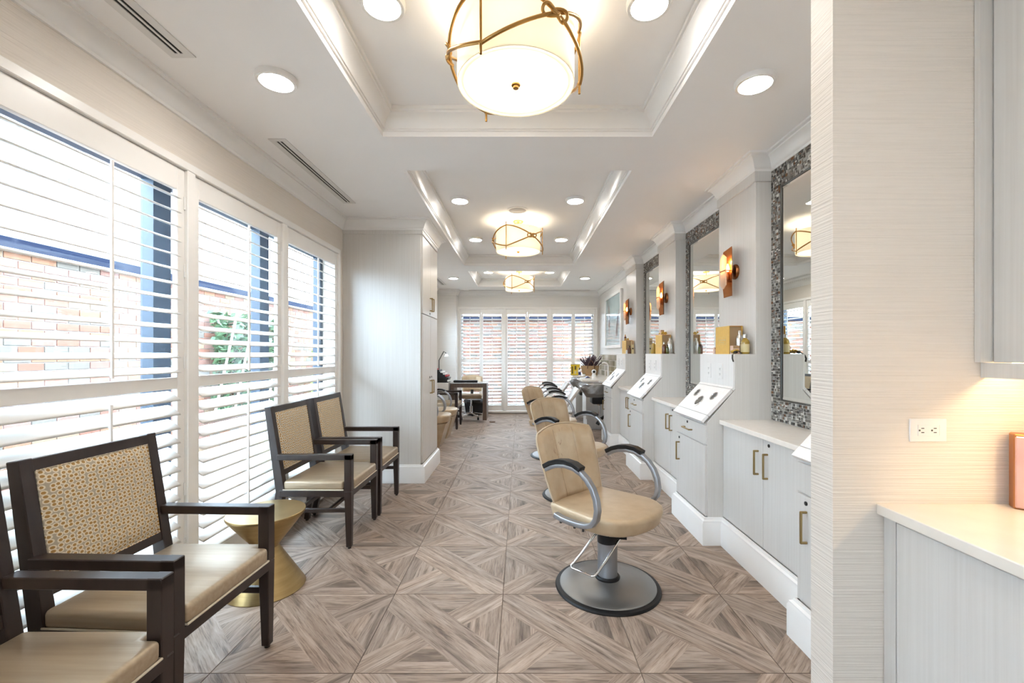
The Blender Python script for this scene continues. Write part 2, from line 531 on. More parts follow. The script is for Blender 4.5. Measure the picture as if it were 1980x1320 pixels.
def pydata(name, verts, faces, m, parent=None, mis=None):
    me = bpy.data.meshes.new(name)
    me.from_pydata(verts, [], faces)
    for mm in (m if isinstance(m, (list, tuple)) else [m]):
        me.materials.append(M[mm] if isinstance(mm, str) else mm)
    if mis: me.polygons.foreach_set('material_index', mis)
    me.update()
    return link(name, me, parent)

# ================================================================== THE SETTING
# ------------------------------------------------------------------ floor and its tiles
TS, TX, TY = 0.6115, -0.097, 1.859
g = G(); g.box(-2.07, 2.1, -2.6, 10.1, -0.12, -0.004)
floor = struct(g.obj('floor', 'grout'))
def clip(poly, a, b, c):
    out = []
    for i in range(len(poly)):
        p_, q_ = poly[i], poly[(i + 1) % len(poly)]
        fp, fq = a * p_[0] + b * p_[1] + c, a * q_[0] + b * q_[1] + c
        if fp >= 0: out.append(p_)
        if (fp >= 0) != (fq >= 0):
            t = fp / (fp - fq)
            out.append((p_[0] + t * (q_[0] - p_[0]), p_[1] + t * (q_[1] - p_[1])))
    return out
def tile_mesh(seed):
    rnd = random.Random(seed)
    s2 = math.sqrt(0.5)
    w1, w2 = 0.17, 0.118
    sq = [(0, 0), (1, 0), (1, 1), (0, 1)]
    tge = lambda P, v_: clip(P, s2, s2, -s2 - v_)
    tle = lambda P, v_: clip(P, -s2, -s2, s2 + v_)
    sge = lambda P, v_: clip(P, s2, -s2, -v_)
    sle = lambda P, v_: clip(P, -s2, s2, v_)
    planks = []
    a, b = -0.055 + rnd.uniform(-.02, .02), 0.06 + rnd.uniform(-.02, .02)
    for lo, hi in ((-w1, a), (a, b), (b, w1)):
        planks.append((tle(tge(sq, lo), hi), -45))
    for base in (tge(sq, w1), tle(sq, -w1)):
        for lo, hi in ((-w2, 0.0), (0.0, w2)):
            planks.append((sle(sge(base, lo), hi), 45))
    def strips(P, axis, cuts, ang):
        for lo, hi in zip(cuts, cuts[1:]):
            if axis == 'v': Q = clip(clip(P, 0, 1, -lo), 0, -1, hi)
            else: Q = clip(clip(P, 1, 0, -lo), -1, 0, hi)
            if len(Q) > 2: planks.append((Q, ang))
    j = lambda: rnd.uniform(-.012, .012)
    strips(sle(tge(sq, w1), -w2), 'v', (0, .76 + j(), .89 + j(), 1), 0)
    strips(sge(tle(sq, -w1), w2), 'v', (0, .11 + j(), .24 + j(), 1), 0)
    strips(sge(tge(sq, w1), w2), 'u', (0, .76 + j(), .89 + j(), 1), 90)
    strips(sle(tle(sq, -w1), -w2), 'u', (0, .11 + j(), .24 + j(), 1), 90)
    s = TS - 0.0035
    verts, faces, uvs, tones = [], [], [], []
    for P, ang in planks:
        if len(P) < 3: continue
        ca, sa = math.cos(R(ang)), math.sin(R(ang))
        ou, ov = rnd.uniform(0, 50), rnd.uniform(0, 50)
        big = 1.0 if ang == -45 else 0.0
        t = rnd.uniform(0.86, 1.12) if ang in (-45, 45) else rnd.choice((0.62, 0.82, 0.92, 1.0, 1.08))
        warm = rnd.uniform(-.02, .02)
        i0 = len(verts)
        for (u, v_) in P:
            verts.append((u * s, v_ * s, 0.0))
        faces.append(list(range(i0, len(verts))))
        uvs.append([((u * ca + v_ * sa) * s + ou, (-u * sa + v_ * ca) * s + ov) for u, v_ in P])
        tones.append((t * (1 + warm), t, t * (1 - warm), 1))
    i0 = len(verts)
    for z in (0, -0.006):
        verts += [(0, 0, z), (s, 0, z), (s, s, z), (0, s, z)]
    for k_ in range(4):
        l = (k_ + 1) % 4
        faces.append([i0 + k_ + 4, i0 + l + 4, i0 + l, i0 + k_])
        uvs.append([(0, 0)] * 4); tones.append((.7, .7, .7, 1))
    me = bpy.data.meshes.new('tile')
    me.from_pydata(verts, [], faces)
    me.uv_layers.new(name='plank')
    me.color_attributes.new('tone', 'FLOAT_COLOR', 'CORNER')
    ul = me.uv_layers['plank']; ca_ = me.color_attributes['tone']
    for poly, uvp, t in zip(me.polygons, uvs, tones):
        for li, q in zip(poly.loop_indices, uvp):
            ul.data[li].uv = q
            ca_.data[li].color = t
    me.materials.append(M['floor'])
    me.update()
    return me
tiles = [tile_mesh(100 + i) for i in range(10)]
for iy in range(-7, 14):
    for ix in range(-3, 3):
        o = link('tile', random.choice(tiles), floor)
        o.location = (TX + ix * TS + 0.00175, TY + iy * TS + 0.00175, 0)
        
# ------------------------------------------------------------------ ceiling with three recessed trays
TRX0, TRX1 = -0.895, 0.86
TRAYS = [(1.10, 2.845), (3.37, 7.02), (7.50, 9.24)]
g = G()
def quad(g, *q):
    return g.bm.faces.new([g.bm.verts.new(x) for x in q])
xs = [-2.07, TRX0, TRX1, 2.1]
ys = [-2.6]
for a, b in TRAYS: ys += [a, b]
ys += [10.1]
for i in range(3):
    for j in range(len(ys) - 1):
        tray = (i == 1 and j % 2 == 1)
        z = HT if tray else H
        x0, x1, y0, y1 = xs[i], xs[i + 1], ys[j], ys[j + 1]
        quad(g, (x0, y0, z), (x0, y1, z), (x1, y1, z), (x1, y0, z))
        if tray:
            for (ax, ay, bx, by) in ((x0, y0, x1, y0), (x1, y0, x1, y1), (x1, y1, x0, y1), (x0, y1, x0, y0)):
                quad(g, (ax, ay, H), (bx, by, H), (bx, by, HT), (ax, ay, HT))
quad(g, (-2.07, -2.6, 3.1), (2.1, -2.6, 3.1), (2.1, 10.1, 3.1), (-2.07, 10.1, 3.1))
ceiling = struct(g.obj('ceiling', 'ceil'))
tray_prof = [(0, H + .032), (.010, H + .032), (.010, H + .043), (.017, H + .045), (.019, H + .055), (.026, H + .075), (.040, H + .098),
             (.060, H + .115), (.072, H + .121), (.072, H + .133), (.082, H + .136), (.082, HT)]
for n_, (a, b) in enumerate(TRAYS):
    g = G(); g.sweep([(TRX0, a), (TRX1, a), (TRX1, b), (TRX0, b)], tray_prof, closed=True)
    struct(g.obj('trim_%d' % (n_ + 2), 'trim', smooth=35))

# ------------------------------------------------------------------ walls
def wall_box_mesh(name, boxes, m, parent=None):
    g = G()
    for b in boxes: g.box(*b)
    return struct(g.obj(name, m, parent))
WZ0, WZ1 = 0.05, 2.38
LW = [(-1.7, -.4), (1.47, 4.40), (6.32, 9.25)]     # openings along the left wall; the first is added for daylight
bx = []
yprev = -2.6
for a, b in LW:
    bx.append((XL - .2, XL, yprev, a, 0, H)); yprev = b
bx.append((XL - .2, XL, yprev, 10.1, 0, H))
for a, b in LW:
    bx.append((XL - .2, XL, a, b, 0, WZ0)); bx.append((XL - .2, XL, a, b, WZ1, H))
wall_left = wall_box_mesh('wall_left', bx, 'paper')
BX0, BX1 = -1.385, 1.70
wall_back = wall_box_mesh('wall_back', [(-1.87, BX0, YB, YB + .2, 0, H), (BX1, 2.1, YB, YB + .2, 0, H),
                          (BX0, BX1, YB, YB + .2, 0, WZ0), (BX0, BX1, YB, YB + .2, WZ1, H)], 'paper_white')
pillar = wall_box_mesh('wall_pillar', [(-1.87, -1.42, 9.65, YB, 0, H)], 'paper_white')
wall_right = wall_box_mesh('wall_right', [(XR, XR + .2, -2.6, 10.1, 0, H)], 'paper_white')
wall_front = wall_box_mesh('wall_front', [(-2.07, 2.1, -2.6, -2.4, 0, H)], 'paper_white')
PY0, PY1, PX = 1.38, 1.484, 0.987
wall_partition = wall_box_mesh('wall_partition', [(PX, XR, PY0, PY1, 0, H)], 'paper')

# crown moulding all round the room
SX, CX, BXF = 1.32, 1.447, 1.68     # station door face, cabinet door face, column face
SW = 0.575
STN = [1.512, 3.12, 4.73, 6.34]
crown = [(0, 2.655), (.012, 2.655), (.012, 2.672), (.020, 2.678), (.024, 2.69), (.034, 2.715), (.050, 2.737),
         (.066, 2.745), (.066, 2.754), (.085, 2.758), (.085, H)]
path = [(XR, PY1), (XR, STN[0])]
for y in STN:
    if y > STN[0]: path.append((XR, y))
    path += [(BXF, y), (BXF, y + SW), (XR, y + SW)]
path += [(XR, YB), (-1.42, YB), (-1.42, 9.65), (XL, 9.65), (XL, 5.42), (-1.03, 5.42), (-1.03, 4.6), (XL, 4.6), (XL, -2.4)]
g = G(); g.sweep(path, crown)
struct(g.obj('trim_1', 'trim', smooth=35))
base_prof = [(.030, 0), (.030, .150), (.024, .160), (.024, .170), (.012, .178), (.008, .190), (0, .192)]
path = [(1.05, PY1), (1.25, PY1), (SX, STN[0] + .05)]
path = [(SX, PY1 + .002)]
for i, y in enumerate(STN):
    if i > 0: path += [(SX, y)]
    path += [(SX, y + SW)]
    if i < 3: path += [(CX, y + SW), (CX, STN[i + 1])]
path += [(XR, STN[3] + SW), (XR, 7.80)]
g = G(); g.sweep(path, base_prof)
struct(g.obj('baseboard_right', 'trim', smooth=35))
g = G(); g.sweep([(XL, 9.65), (XL, 5.42), (-1.03, 5.42), (-1.03, 4.6), (XL, 4.6)], base_prof)
struct(g.obj('baseboard_left', 'trim', smooth=35))
g = G(); g.sweep([(BX0, YB), (-1.42, YB), (-1.42, 9.65), (XL, 9.65)], base_prof)
struct(g.obj('baseboard_back', 'trim', smooth=35))

# ------------------------------------------------------------------ windows and their shutters
def window(n, rot, loc, spans, white=False):
    """spans along local x; local +y is outside"""
    w = bpy.data.objects.new('window_%d' % n, None); col.objects.link(w)
    w.location = loc; w.rotation_euler = (0, 0, rot); struct(w)
    x0, x1 = spans[0][0], spans[-1][1]
    g = G()
    g.box(x0, x1, .12, .19, WZ0, WZ0 + .07); g.box(x0, x1, .12, .19, WZ1 - .07, WZ1)
    cuts = [spans[0][0]] + [s[1] for s in spans]
    for i, c_ in enumerate(cuts):
        lo, hi = c_ - .06, c_ + .06
        lo, hi = max(lo, x0), min(hi, x1)
        g.box(lo, hi, .12, .19, WZ0 + .07, WZ1 - .07)
    g.obj('window_frame', 'winframe' if not white else 'trim', w)
    for a, b in spans:
        g = G(); g.box(a + .05, b - .05, .150, .156, WZ0 + .06, WZ1 - .06); g.obj('pane', 'glass', w)
    return w

louver_meshes = {}
def louver_mesh(L):
    k_ = round(L, 3)
    if k_ not in louver_meshes:
        n, verts, faces = 8, [], []
        for x in (0, L):
            for i in range(n):
                a = 2 * math.pi * i / n
                cy, sz = math.cos(a), math.sin(a)
                verts.append((x, 0.0445 * cy, 0.0055 * sz))
        for i in range(n):
            faces.append((i, (i + 1) % n, n + (i + 1) % n, n + i))
        faces.append(tuple(range(n))[::-1]); faces.append(tuple(range(n, 2 * n)))
        me = bpy.data.meshes.new('louver'); me.from_pydata(verts, [], faces)
        for q in me.polygons: q.use_smooth = len(q.vertices) == 4
        me.materials.append(M['shutter']); me.update()
        louver_meshes[k_] = me
    return louver_meshes[k_]

def shutter(w, z0, z1, tilts, loc, rot, label, group, hinge=1):
    t = thing('plantation_shutter', label, 'shutter', loc, rot, group)
    T = 0.014
    SWD = 0.05 if w > .7 else 0.042
    for a, b in ((0, SWD), (w - SWD, w)):
        g = G(); g.box(a, b, -T, T, z0, z1, .003); g.obj('stile', 'shutter', t)
    zt, zm0, zm1, zb = z1 - .12, 1.170, 1.232, z0 + .12
    for nm, a, b in (('top_rail', zt, z1), ('middle_rail', zm0, zm1), ('bottom_rail', z0, zb)):
        g = G(); g.box(SWD, w - SWD, -T, T, a, b, .002); g.obj(nm, 'shutter', t)
    me = louver_mesh(w - 2 * SWD - .004)
    for (a, b, th) in ((zb, zm0, tilts[1]), (zm1, zt, tilts[0])):
        n = max(1, round((b - a) / .0765))
        p_ = (b - a) / n
        for i in range(n):
            o = link('louver', me, t)
            o.location = (SWD + .002, 0, a + (i + .5) * p_)
            o.rotation_euler = (R(th), 0, 0)
        yy = -.0445 * math.cos(R(th)) - .008
        dz = .0445 * math.sin(R(th))
        g = G(); g.box(w / 2 - .006, w / 2 + .006, yy - .006, yy + .006, a + .03 - dz, b - .012 - dz, .002); g.obj('tilt_rod', 'shutter', t)
    for hz in (z0 + .25, (z0 + zm0) / 2, zm1 + .08, z1 - .55, z1 - .18):
        x = w - .004 if hinge > 0 else .004
        g = G(); g.lathe([(.005, -.035), (.005, .035)], 8, (x, -T - .004, hz)); g.obj('hinge', 'trim', t)
    return t

def shutter_frame(parent, x0, x1, cuts):
    g = G()
    z0, z1 = 0.02, 2.41
    g.box(x0 - .045, x1 + .045, -.045, .02, z1 - .045, z1, .004)
    g.box(x0 - .045, x1 + .045, -.045, .02, z0, z0 + .04, .004)
    g.box(x0 - .045, x0, -.045, .02, z0 + .04, z1 - .045, .004)
    g.box(x1, x1 + .045, -.045, .02, z0 + .04, z1 - .045, .004)
    g.obj('shutter_frame', 'shutter', parent)
    for c_ in cuts:
        g = G(); g.box(c_ - .03, c_ + .03, -.045, .02, z0 + .04, z1 - .045, .004); g.obj('post', 'shutter', parent)

GL = 'plantation shutters along the left wall'
# left wall, seen part (local x = world Y, room side = local -y)
ed = [1.47, 2.43, 3.40, 4.40]
w1 = window(1, R(90), (XL - .0, 0, 0), list(zip(ed, ed[1:])))
shutter_frame(w1, ed[0], ed[-1], ed[1:-1])
labs = ['wide white louvered shutter at the far left edge, brick wall seen through it',
        'white louvered shutter behind the gold hourglass table, green ivy seen through it',
        'white louvered shutter beside the tall pale cabinet, behind the farther pair of armchairs']
for i in range(3):
    a = ed[i] + (.03 if i else .002); b = ed[i + 1] - (.03 if i < 2 else .002)
    shutter(b - a, .065, 2.362, ((19, 36), (22, 33), (22, 33))[i], (XL + .012, a, 0), R(90), labs[i], GL)
ed = [6.32, 7.30, 8.27, 9.25]
w2 = window(2, R(90), (XL, 0, 0), list(zip(ed, ed[1:])))
shutter_frame(w2, ed[0], ed[-1], ed[1:-1])
labs = ['white louvered shutter behind the dryer chairs, hidden past the tall cabinet',
        'white louvered shutter seen only in the mirror, middle of the far left window',
        'white louvered shutter seen only in the mirror, nearest the back pillar']
for i in range(3):
    a = ed[i] + (.03 if i else .002); b = ed[i + 1] - (.03 if i < 2 else .002)
    shutter(b - a, .065, 2.362, (22, 33), (XL + .012, a, 0), R(90), labs[i], GL)
ed = [-1.7, -1.05, -.4]  # unseen bay without shutters, added to bring daylight into the near end
fill_window = window(4, R(90), (XL, 0, 0), list(zip(ed, ed[1:])))
# back wall
n3 = [BX0 + (BX1 - BX0) * i / 3 for i in range(4)]
w3 = window(3, 0, (0, YB, 0), list(zip(n3, n3[1:])), white=True)
shutter_frame(w3, n3[0], n3[-1], n3[1:-1])
labs = ['back wall shutter panel farthest left, beside the white pillar',
        'second back wall shutter panel from the left, above the walnut desk end',
        'third back wall shutter panel from the left, left half of the middle pair',
        'fourth back wall shutter panel from the left, right half of the middle pair',
        'fifth back wall shutter panel from the left, behind the reclined shampoo chairs',
        'back wall shutter panel farthest right, behind the wicker basket']
for i in range(3):
    a = n3[i] + (.03 if i else .002); b = n3[i + 1] - (.03 if i < 2 else .002)
    mid = (a + b) / 2
    for j_, (p_, q_) in enumerate(((a, mid - .001), (mid + .001, b))):
        shutter(q_ - p_, .065, 2.362, (26, 28), (p_, YB - .012, 0), 0, labs[i * 2 + j_], 'plantation shutters across the back wall', hinge=-1 if j_ == 0 else 1)

# ------------------------------------------------------------------ outside: garden wall, planting, far building
GX, GY, GZ = -4.4, 11.9, 2.25
g = G(); g.box(-16, 8, -8, 26, -.30, -.13); struct(g.obj('ground', 'stone'))
g = G()
g.box(GX - .2, GX - .012, -4, GY + .2, -.13, GZ)
gw = struct(g.obj('garden_wall', 'mortar'))
gw['label'] = 'red brick garden wall with dark coping outside the left shutters'
g = G(); g.box(GX - .25, GX + .06, -4, GY + .25, GZ, GZ + .10); g.obj('coping', 'coping', gw)
g = G(); g.box(GX + .02, 4.5, GY + .012, GY + .2, -.13, GZ)
gwb = struct(g.obj('garden_wall', 'mortar'))
gwb['label'] = 'red brick garden wall outside the back shutters'
g = G(); g.box(GX + .07, 4.5, GY - .06, GY + .25, GZ, GZ + .10); g.obj('coping', 'coping', gwb)
bl, bh, bd = 0.215, 0.075, 0.012
bmes = []
for mm in BR:
    g = G(); g.box(0, bd, .005, bl - .005, .005, bh - .005, .002)
    me = bpy.data.meshes.new('brick'); g.bm.to_mesh(me); g.bm.free(); me.materials.append(mm); bmes.append(me)
REST = {0: ([], [], []), 1: ([], [], [])}
def rest_brick(w_, x0, x1, y0, y1, z0, z1, mi):
    rest_v, rest_f, rest_m = REST[w_]
    i0 = len(rest_v)
    rest_v.extend([(x0, y0, z0), (x1, y0, z0), (x1, y1, z0), (x0, y1, z0), (x0, y0, z1), (x1, y0, z1), (x1, y1, z1), (x0, y1, z1)])
    for f in ((0, 1, 5, 4), (1, 2, 6, 5), (2, 3, 7, 6), (3, 0, 4, 7), (4, 5, 6, 7), (3, 2, 1, 0)):
        rest_f.append(tuple(i0 + q for q in f)); rest_m.append(mi)
rb = random.Random(3)
rows = int(GZ / bh)
for r_ in range(rows):
    z = GZ - (r_ + 1) * bh
    y = 2.0 + (bl / 2 if r_ % 2 else 0)
    while y < GY:
        mi = rb.choice((0, 0, 1, 1, 2, 3, 3, 4))
        if 3.5 < y < 5.6 and z > .55:
            o = link('brick', bmes[mi], gw); o.location = (GX - bd, y, z)
        else:
            rest_brick(0, GX - bd, GX, y + .005, y + bl - .005, z + .005, z + bh - .005, mi)
        y += bl
    x = GX + .02 + (bl / 2 if r_ % 2 else 0)
    while x < 4.0:
        rest_brick(1, x + .005, x + bl - .005, GY, GY + bd, z + .005, z + bh - .005, rb.choice((0, 0, 1, 3, 4)))
        x += bl
for k_, par_ in ((0, gw), (1, gwb)):
    stuff(pydata('far_brick_courses', REST[k_][0], REST[k_][1], BR, par_, REST[k_][2]))
def leaves(name, cnt, box, m, size, seed, parent):
    rl = random.Random(seed); V, F = [], []
    for _ in range(cnt):
        c_ = Vector([rl.uniform(a, b) for a, b in box])
        d = Vector((rl.gauss(0, 1), rl.gauss(0, 1), rl.gauss(0, 1))).normalized()
        e = d.orthogonal().normalized(); f_ = d.cross(e); s = size * rl.uniform(.6, 1.3)
        i0 = len(V)
        V += [tuple(c_ - e * s), tuple(c_ + f_ * s * .6), tuple(c_ + e * s), tuple(c_ - f_ * s * .6)]
        F.append((i0, i0 + 1, i0 + 2, i0 + 3))
    return stuff(pydata(name, V, F, m, parent))
ivy = thing('ivy', 'dark green ivy climbing the brick wall outside the middle window', 'ivy')
leaves('foliage', 1500, ((GX + .06, GX + .18), (6.1, 7.9), (.55, 1.95)), 'leaf', .055, 4, ivy)
for i in range(5):
    g = G(); g.tube([(GX + .20, 6.0 + i * .42, .5), (GX + .20, 6.5 + i * .42, 2.0)], .016, 6); g.obj('trellis_bar', 'trim', ivy)
shr = thing('shrub', 'bright green shrub outside the window beside the tall cabinet', 'shrub')
leaves('foliage', 1300, ((GX + .2, GX + .9), (8.6, 10.6), (-.12, 1.45)), 'leaf2', .06, 5, shr)
g = G()
for i in range(6): g.tube([(GX + .5, 8.9 + i * .28, -.13), (GX + .5 + .1 * (i % 2), 8.95 + i * .28, .9)], .015, 6)
stuff(g.obj('stems', 'leather', shr))
g = G(); g.box(-2.07, 2.1, YB + .2, YB + 1.15, 2.62, 2.80); g.box(-2.07, 2.1, YB + 1.15, YB + 1.22, 2.55, 2.80)  # unseen overhang added to keep sky light off the back louvers and brick
ev = struct(g.obj('sky_blocker', 'coping')); ev['label'] = 'unseen dark overhang added to block sky light from the back shutters'
# far pale building
fb = thing('pale_building', 'pale stone building with rows of windows beyond the garden wall', 'building', (-15.0, 16, -.13))
g = G(); g.box(-3, 0, -14, 10, 0, 11); g.obj('facade', 'facade', fb)
for r_ in range(3):
    for c_ in range(14):
        y = -12 + c_ * 1.5
        g = G(); g.box(0, .05, y, y + .6, 3.2 + r_ * 2.6, 4.7 + r_ * 2.6); g.obj('window', 'farwin', fb)
    g = G(); g.box(0, .3, -14, 10, 2.4 + r_ * 2.6, 2.6 + r_ * 2.6); g.obj('ledge', 'facade', fb)

# ================================================================== CEILING FITTINGS
def downlight(x, y, z, label):
    t = thing('ceiling_downlight', label, 'downlight', (x, y, z), 0, 'round surface downlights')
    g = G(); g.lathe([(.100, 0), (.100, -.012), (.094, -.026), (.080, -.026), (.080, -.020)], 36, cap=False); g.obj('rim', 'white', t, 40)
    g = G(); g.disc(.0802, -.023, 36); g.obj('diffuser', 'led', t)
    return t
DL = [(-1.25, 2.24, H, 'large lit downlight on the lower ceiling near the window wall'),
      (1.215, 2.26, H, 'large lit downlight on the lower ceiling near the stub wall'),
      (-.615, 1.95, HT, 'lit downlight in the nearest tray, left of the big drum pendant'),
      (.575, 1.95, HT, 'lit downlight in the nearest tray, right of the big drum pendant'),
      (-.615, 4.45, HT, 'lit downlight in the middle tray, near left corner'),
      (.56, 4.45, HT, 'lit downlight in the middle tray, near right corner'),
      (-.61, 5.97, HT, 'lit downlight in the middle tray, just left of the middle pendant'),
      (.56, 5.97, HT, 'lit downlight in the middle tray, just right of the middle pendant'),
      (-.61, 8.37, HT, 'small lit downlight in the far tray, left of the far pendant'),
      (.56, 8.37, HT, 'small lit downlight in the far tray, right of the far pendant'),
      (-1.24, 8.10, H, 'small lit downlight on the lower ceiling left of the far tray'),
      (1.20, 8.10, H, 'small lit downlight on the lower ceiling right of the far tray')]
for x, y, z, l in DL: downlight(x, y, z, l)
downlight(-1.25, -.8, H, 'added unseen downlight behind the viewpoint, window side')  # from here on, unseen lamps added to brighten the near end
downlight(.55, -.6, H, 'added unseen downlight behind the viewpoint, counter side')
downlight(.55, .5, H, 'added unseen downlight just above the viewpoint, counter side')
downlight(-1.25, .5, H, 'added unseen downlight just above the viewpoint, window side')

sp = thing('ceiling_speaker', 'round grey speaker grille in the middle tray ceiling', 'speaker', (-.03, 4.78, HT))
g = G(); g.lathe([(.112, 0), (.112, -.006), (.094, -.010), (.094, -.004)], 36, cap=False); g.obj('rim', 'white', sp, 40)
g = G(); g.lathe([(.094, -.005), (.05, -.007), (.001, -.008)], 36); g.obj('grille', mat('speaker_grille', (.36, .34, .33), .8), sp)

def vent(x, y0, y1, label, along='y', wid=.115):
    t = thing('air_vent', label, 'vent', (0, 0, 0), 0, 'slot air vents')
    def bxl(g, a0, a1, b0, b1, z0, z1):
        if along == 'y': g.box(a0, a1, b0, b1, z0, z1)
        else: g.box(b0, b1, a0, a1, z0, z1)
    h = wid / 2
    g = G()
    bxl(g, x - h, x - h + .038, y0, y1, H - .005, H); bxl(g, x + h - .038, x + h, y0, y1, H - .005, H)
    bxl(g, x - h + .038, x + h - .038, y0, y0 + .03, H - .005, H); bxl(g, x - h + .038, x + h - .038, y1 - .03, y1, H - .005, H)
    g.obj('vent_frame', 'vent', t)
    g = G(); bxl(g, x - h + .038, x + h - .038, y0 + .03, y1 - .03, H - .0015, H - .0005); g.obj('slot', 'slot', t)
    g = G(); bxl(g, x - .005, x + .005, y0 + .03, y1 - .03, H - .005, H - .0016); g.obj('blade', 'vent', t)
vent(-1.60, .85, 2.08, 'long slot vent in the ceiling above the nearest shutter')
vent(-1.60, 2.87, 4.10, 'long slot vent in the ceiling in front of the tall cabinet')
vent(-1.58, 7.75, 9.0, 'slot vent in the ceiling beyond the tall cabinet')
vent(9.77, -1.15, 1.55, 'thin slot vent in the ceiling along the back wall', 'x', .1)

def pendant(x, y, label):
    t = thing('drum_pendant', label, 'pendant lamp', (x, y, HT), 0, 'drum pendants with knotted bronze cords')
    zb, zt, r = -.365, -.105, .262
    g = G(); g.lathe([(.0, 0), (.062, 0), (.062, -.012), (.050, -.022), (.0, -.024)], 28, cap=False); g.obj('canopy', 'bronze', t, 40)
    g = G(); g.tube([(0, 0, -.02), (0, 0, zb - .012)], .006, 8)
    for k in range(3):
        a = R(60 + 120 * k); g.tube([(0, 0, zt - .02), (.262 * math.cos(a), .262 * math.sin(a), zt - .02)], .003, 6)
    g.obj('stem', 'bronze', t, 40)
    g = G(); g.lathe([(r, zb), (r, zt), (r - .003, zt), (r - .003, zb), (r, zb)], 56, cap=False); g.obj('shade', 'shade', t, 40)
    g = G(); g.disc(.236, zb + .008, 56); d = g.obj('diffuser', 'diffuser', t)
    g = G(); g.lathe([(r - .003, zb + .004), (.235, zb + .004), (.235, zb + .012)], 56, cap=False); g.obj('diffuser_ring', 'shade', t)
    g = G(); g.lathe([(.0, 0), (.020, 0), (.020, -.006), (.013, -.008), (.013, -.018), (.0, -.02)], 20, (0, 0, zb + .006), cap=False); g.obj('finial', 'bronze', t, 40)
    ang = [-118, 2, 122]
    R0 = .288
    top, bot = zt - .01, zb + .015
    for a in ang:
        ca, sa = math.cos(R(a)), math.sin(R(a))
        g = G(); g.tube([(R0 * ca, R0 * sa, zb - .03), (R0 * ca, R0 * sa, zt + .03)], .0055, 8)
        for zz in (top, bot): g.ball((R0 * ca, R0 * sa, zz), .010, 8)
        g.obj('rod', 'bronze', t, 50)
    pk = lambda a, z, rr=R0: (rr * math.cos(R(a)), rr * math.sin(R(a)), z)
    zm = (top + bot) / 2
    for a in ang:
        for s in (1, -1):
            pts = []
            for i in range(25):
                u = i / 24
                k = 1 - 2 * u
                z = zm + s * (top - zm) * (math.sin(k * math.pi / 2) * .55 + k * .45)
                pts.append(pk(a + 120 * u, z, R0 + .012 * math.sin(math.pi * u) + s * .003))
            g = G(); g.tube(pts, .0075, 8); g.obj('cord', 'bronze', t, 60)
        g = G()
        for s in (1, -1):
            pts = []
            for i in range(20):
                b = 2 * math.pi * i / 20
                pts.append(pk(a + 60 + s * 4.2 + 7.0 * math.cos(b), zm + .022 * math.sin(b), R0 + .013 + .009 * math.sin(2 * b) * s))
            g.tube(pts, .0068, 7, closed=True)
        g.obj('knot', 'bronze', t, 60)
    for k in range(3):
        a = R(30 + 120 * k)
        ld = bpy.data.lights.new('bulb', 'POINT'); ld.energy = BULB; ld.color = (1.0, 0.87, 0.68); ld.shadow_soft_size = .03
        lo = bpy.data.objects.new('bulb', ld); col.objects.link(lo); lo.parent = t
        lo.location = (.11 * math.cos(a), .11 * math.sin(a), zb + .15)
    return t
pendant(-.02, 1.97, 'large lit drum pendant hanging nearest, at the top of the view')
pendant(-.025, 5.20, 'lit drum pendant in the middle tray, below the round speaker')
pendant(-.02, 8.40, 'small lit drum pendant hanging farthest, before the back shutters')

# ================================================================== LEFT SIDE
# ---- tall cabinet
t = thing('tall_cabinet', 'tall pale wood cabinet standing floor to ceiling on the left', 'cabinet', (0, 0, 0))
g = G(); g.box(XL + .002, -1.05, 4.60, 5.42, .02, 2.66); g.obj('body', 'lam', t)
def pull(parent, p0, p1, out, r=.006, w=.011):
    """flat bar handle from p0 to p1 standing out along out"""
    p0, p1, o_ = Vector(p0), Vector(p1), Vector(out)
    g = G()
    d = (p1 - p0).normalized(); side = d.cross(o_).normalized()
    g.beam(p0 + o_ - d * w / 2, p1 + o_ + d * w / 2, w, w, side)
    g.beam(p0, p0 + o_, w, w, side); g.beam(p1, p1 + o_, w, w, side)
    return g.obj('handle', 'brass', parent)
def lock(parent, p, n_axis='x', s=-1):
    g = G(); g.lathe([(.010, 0), (.010, s * .004), (.006, s * .005)], 12, p, axis=n_axis); return g.obj('lock', 'dark', parent, 40)
for i, (y0, y1) in enumerate(((4.625, 5.02), (5.026, 5.415))):
    for (z0, z1, hz) in ((.20, 1.775, .98), (1.785, 2.60, 1.915)):
        g = G(); g.box(-1.05, -1.03, y0, y1, z0, z1, .002); d = g.obj('door', 'lam', t)
        yy = 4.975 if i == 0 else 5.07
        pull(d, (-1.03, yy, hz - .07), (-1.03, yy, hz + .07), (.03, 0, 0))
        if z0 < 1: lock(d, (-1.03, yy, 1.09), s=1)
        elif i == 0: lock(d, (-1.03, yy, 1.81), s=1)
g = G(); g.box(XL + .002, -1.025, 4.592, 5.415, 2.615, 2.657, .002); g.obj('frieze', 'lam', t)

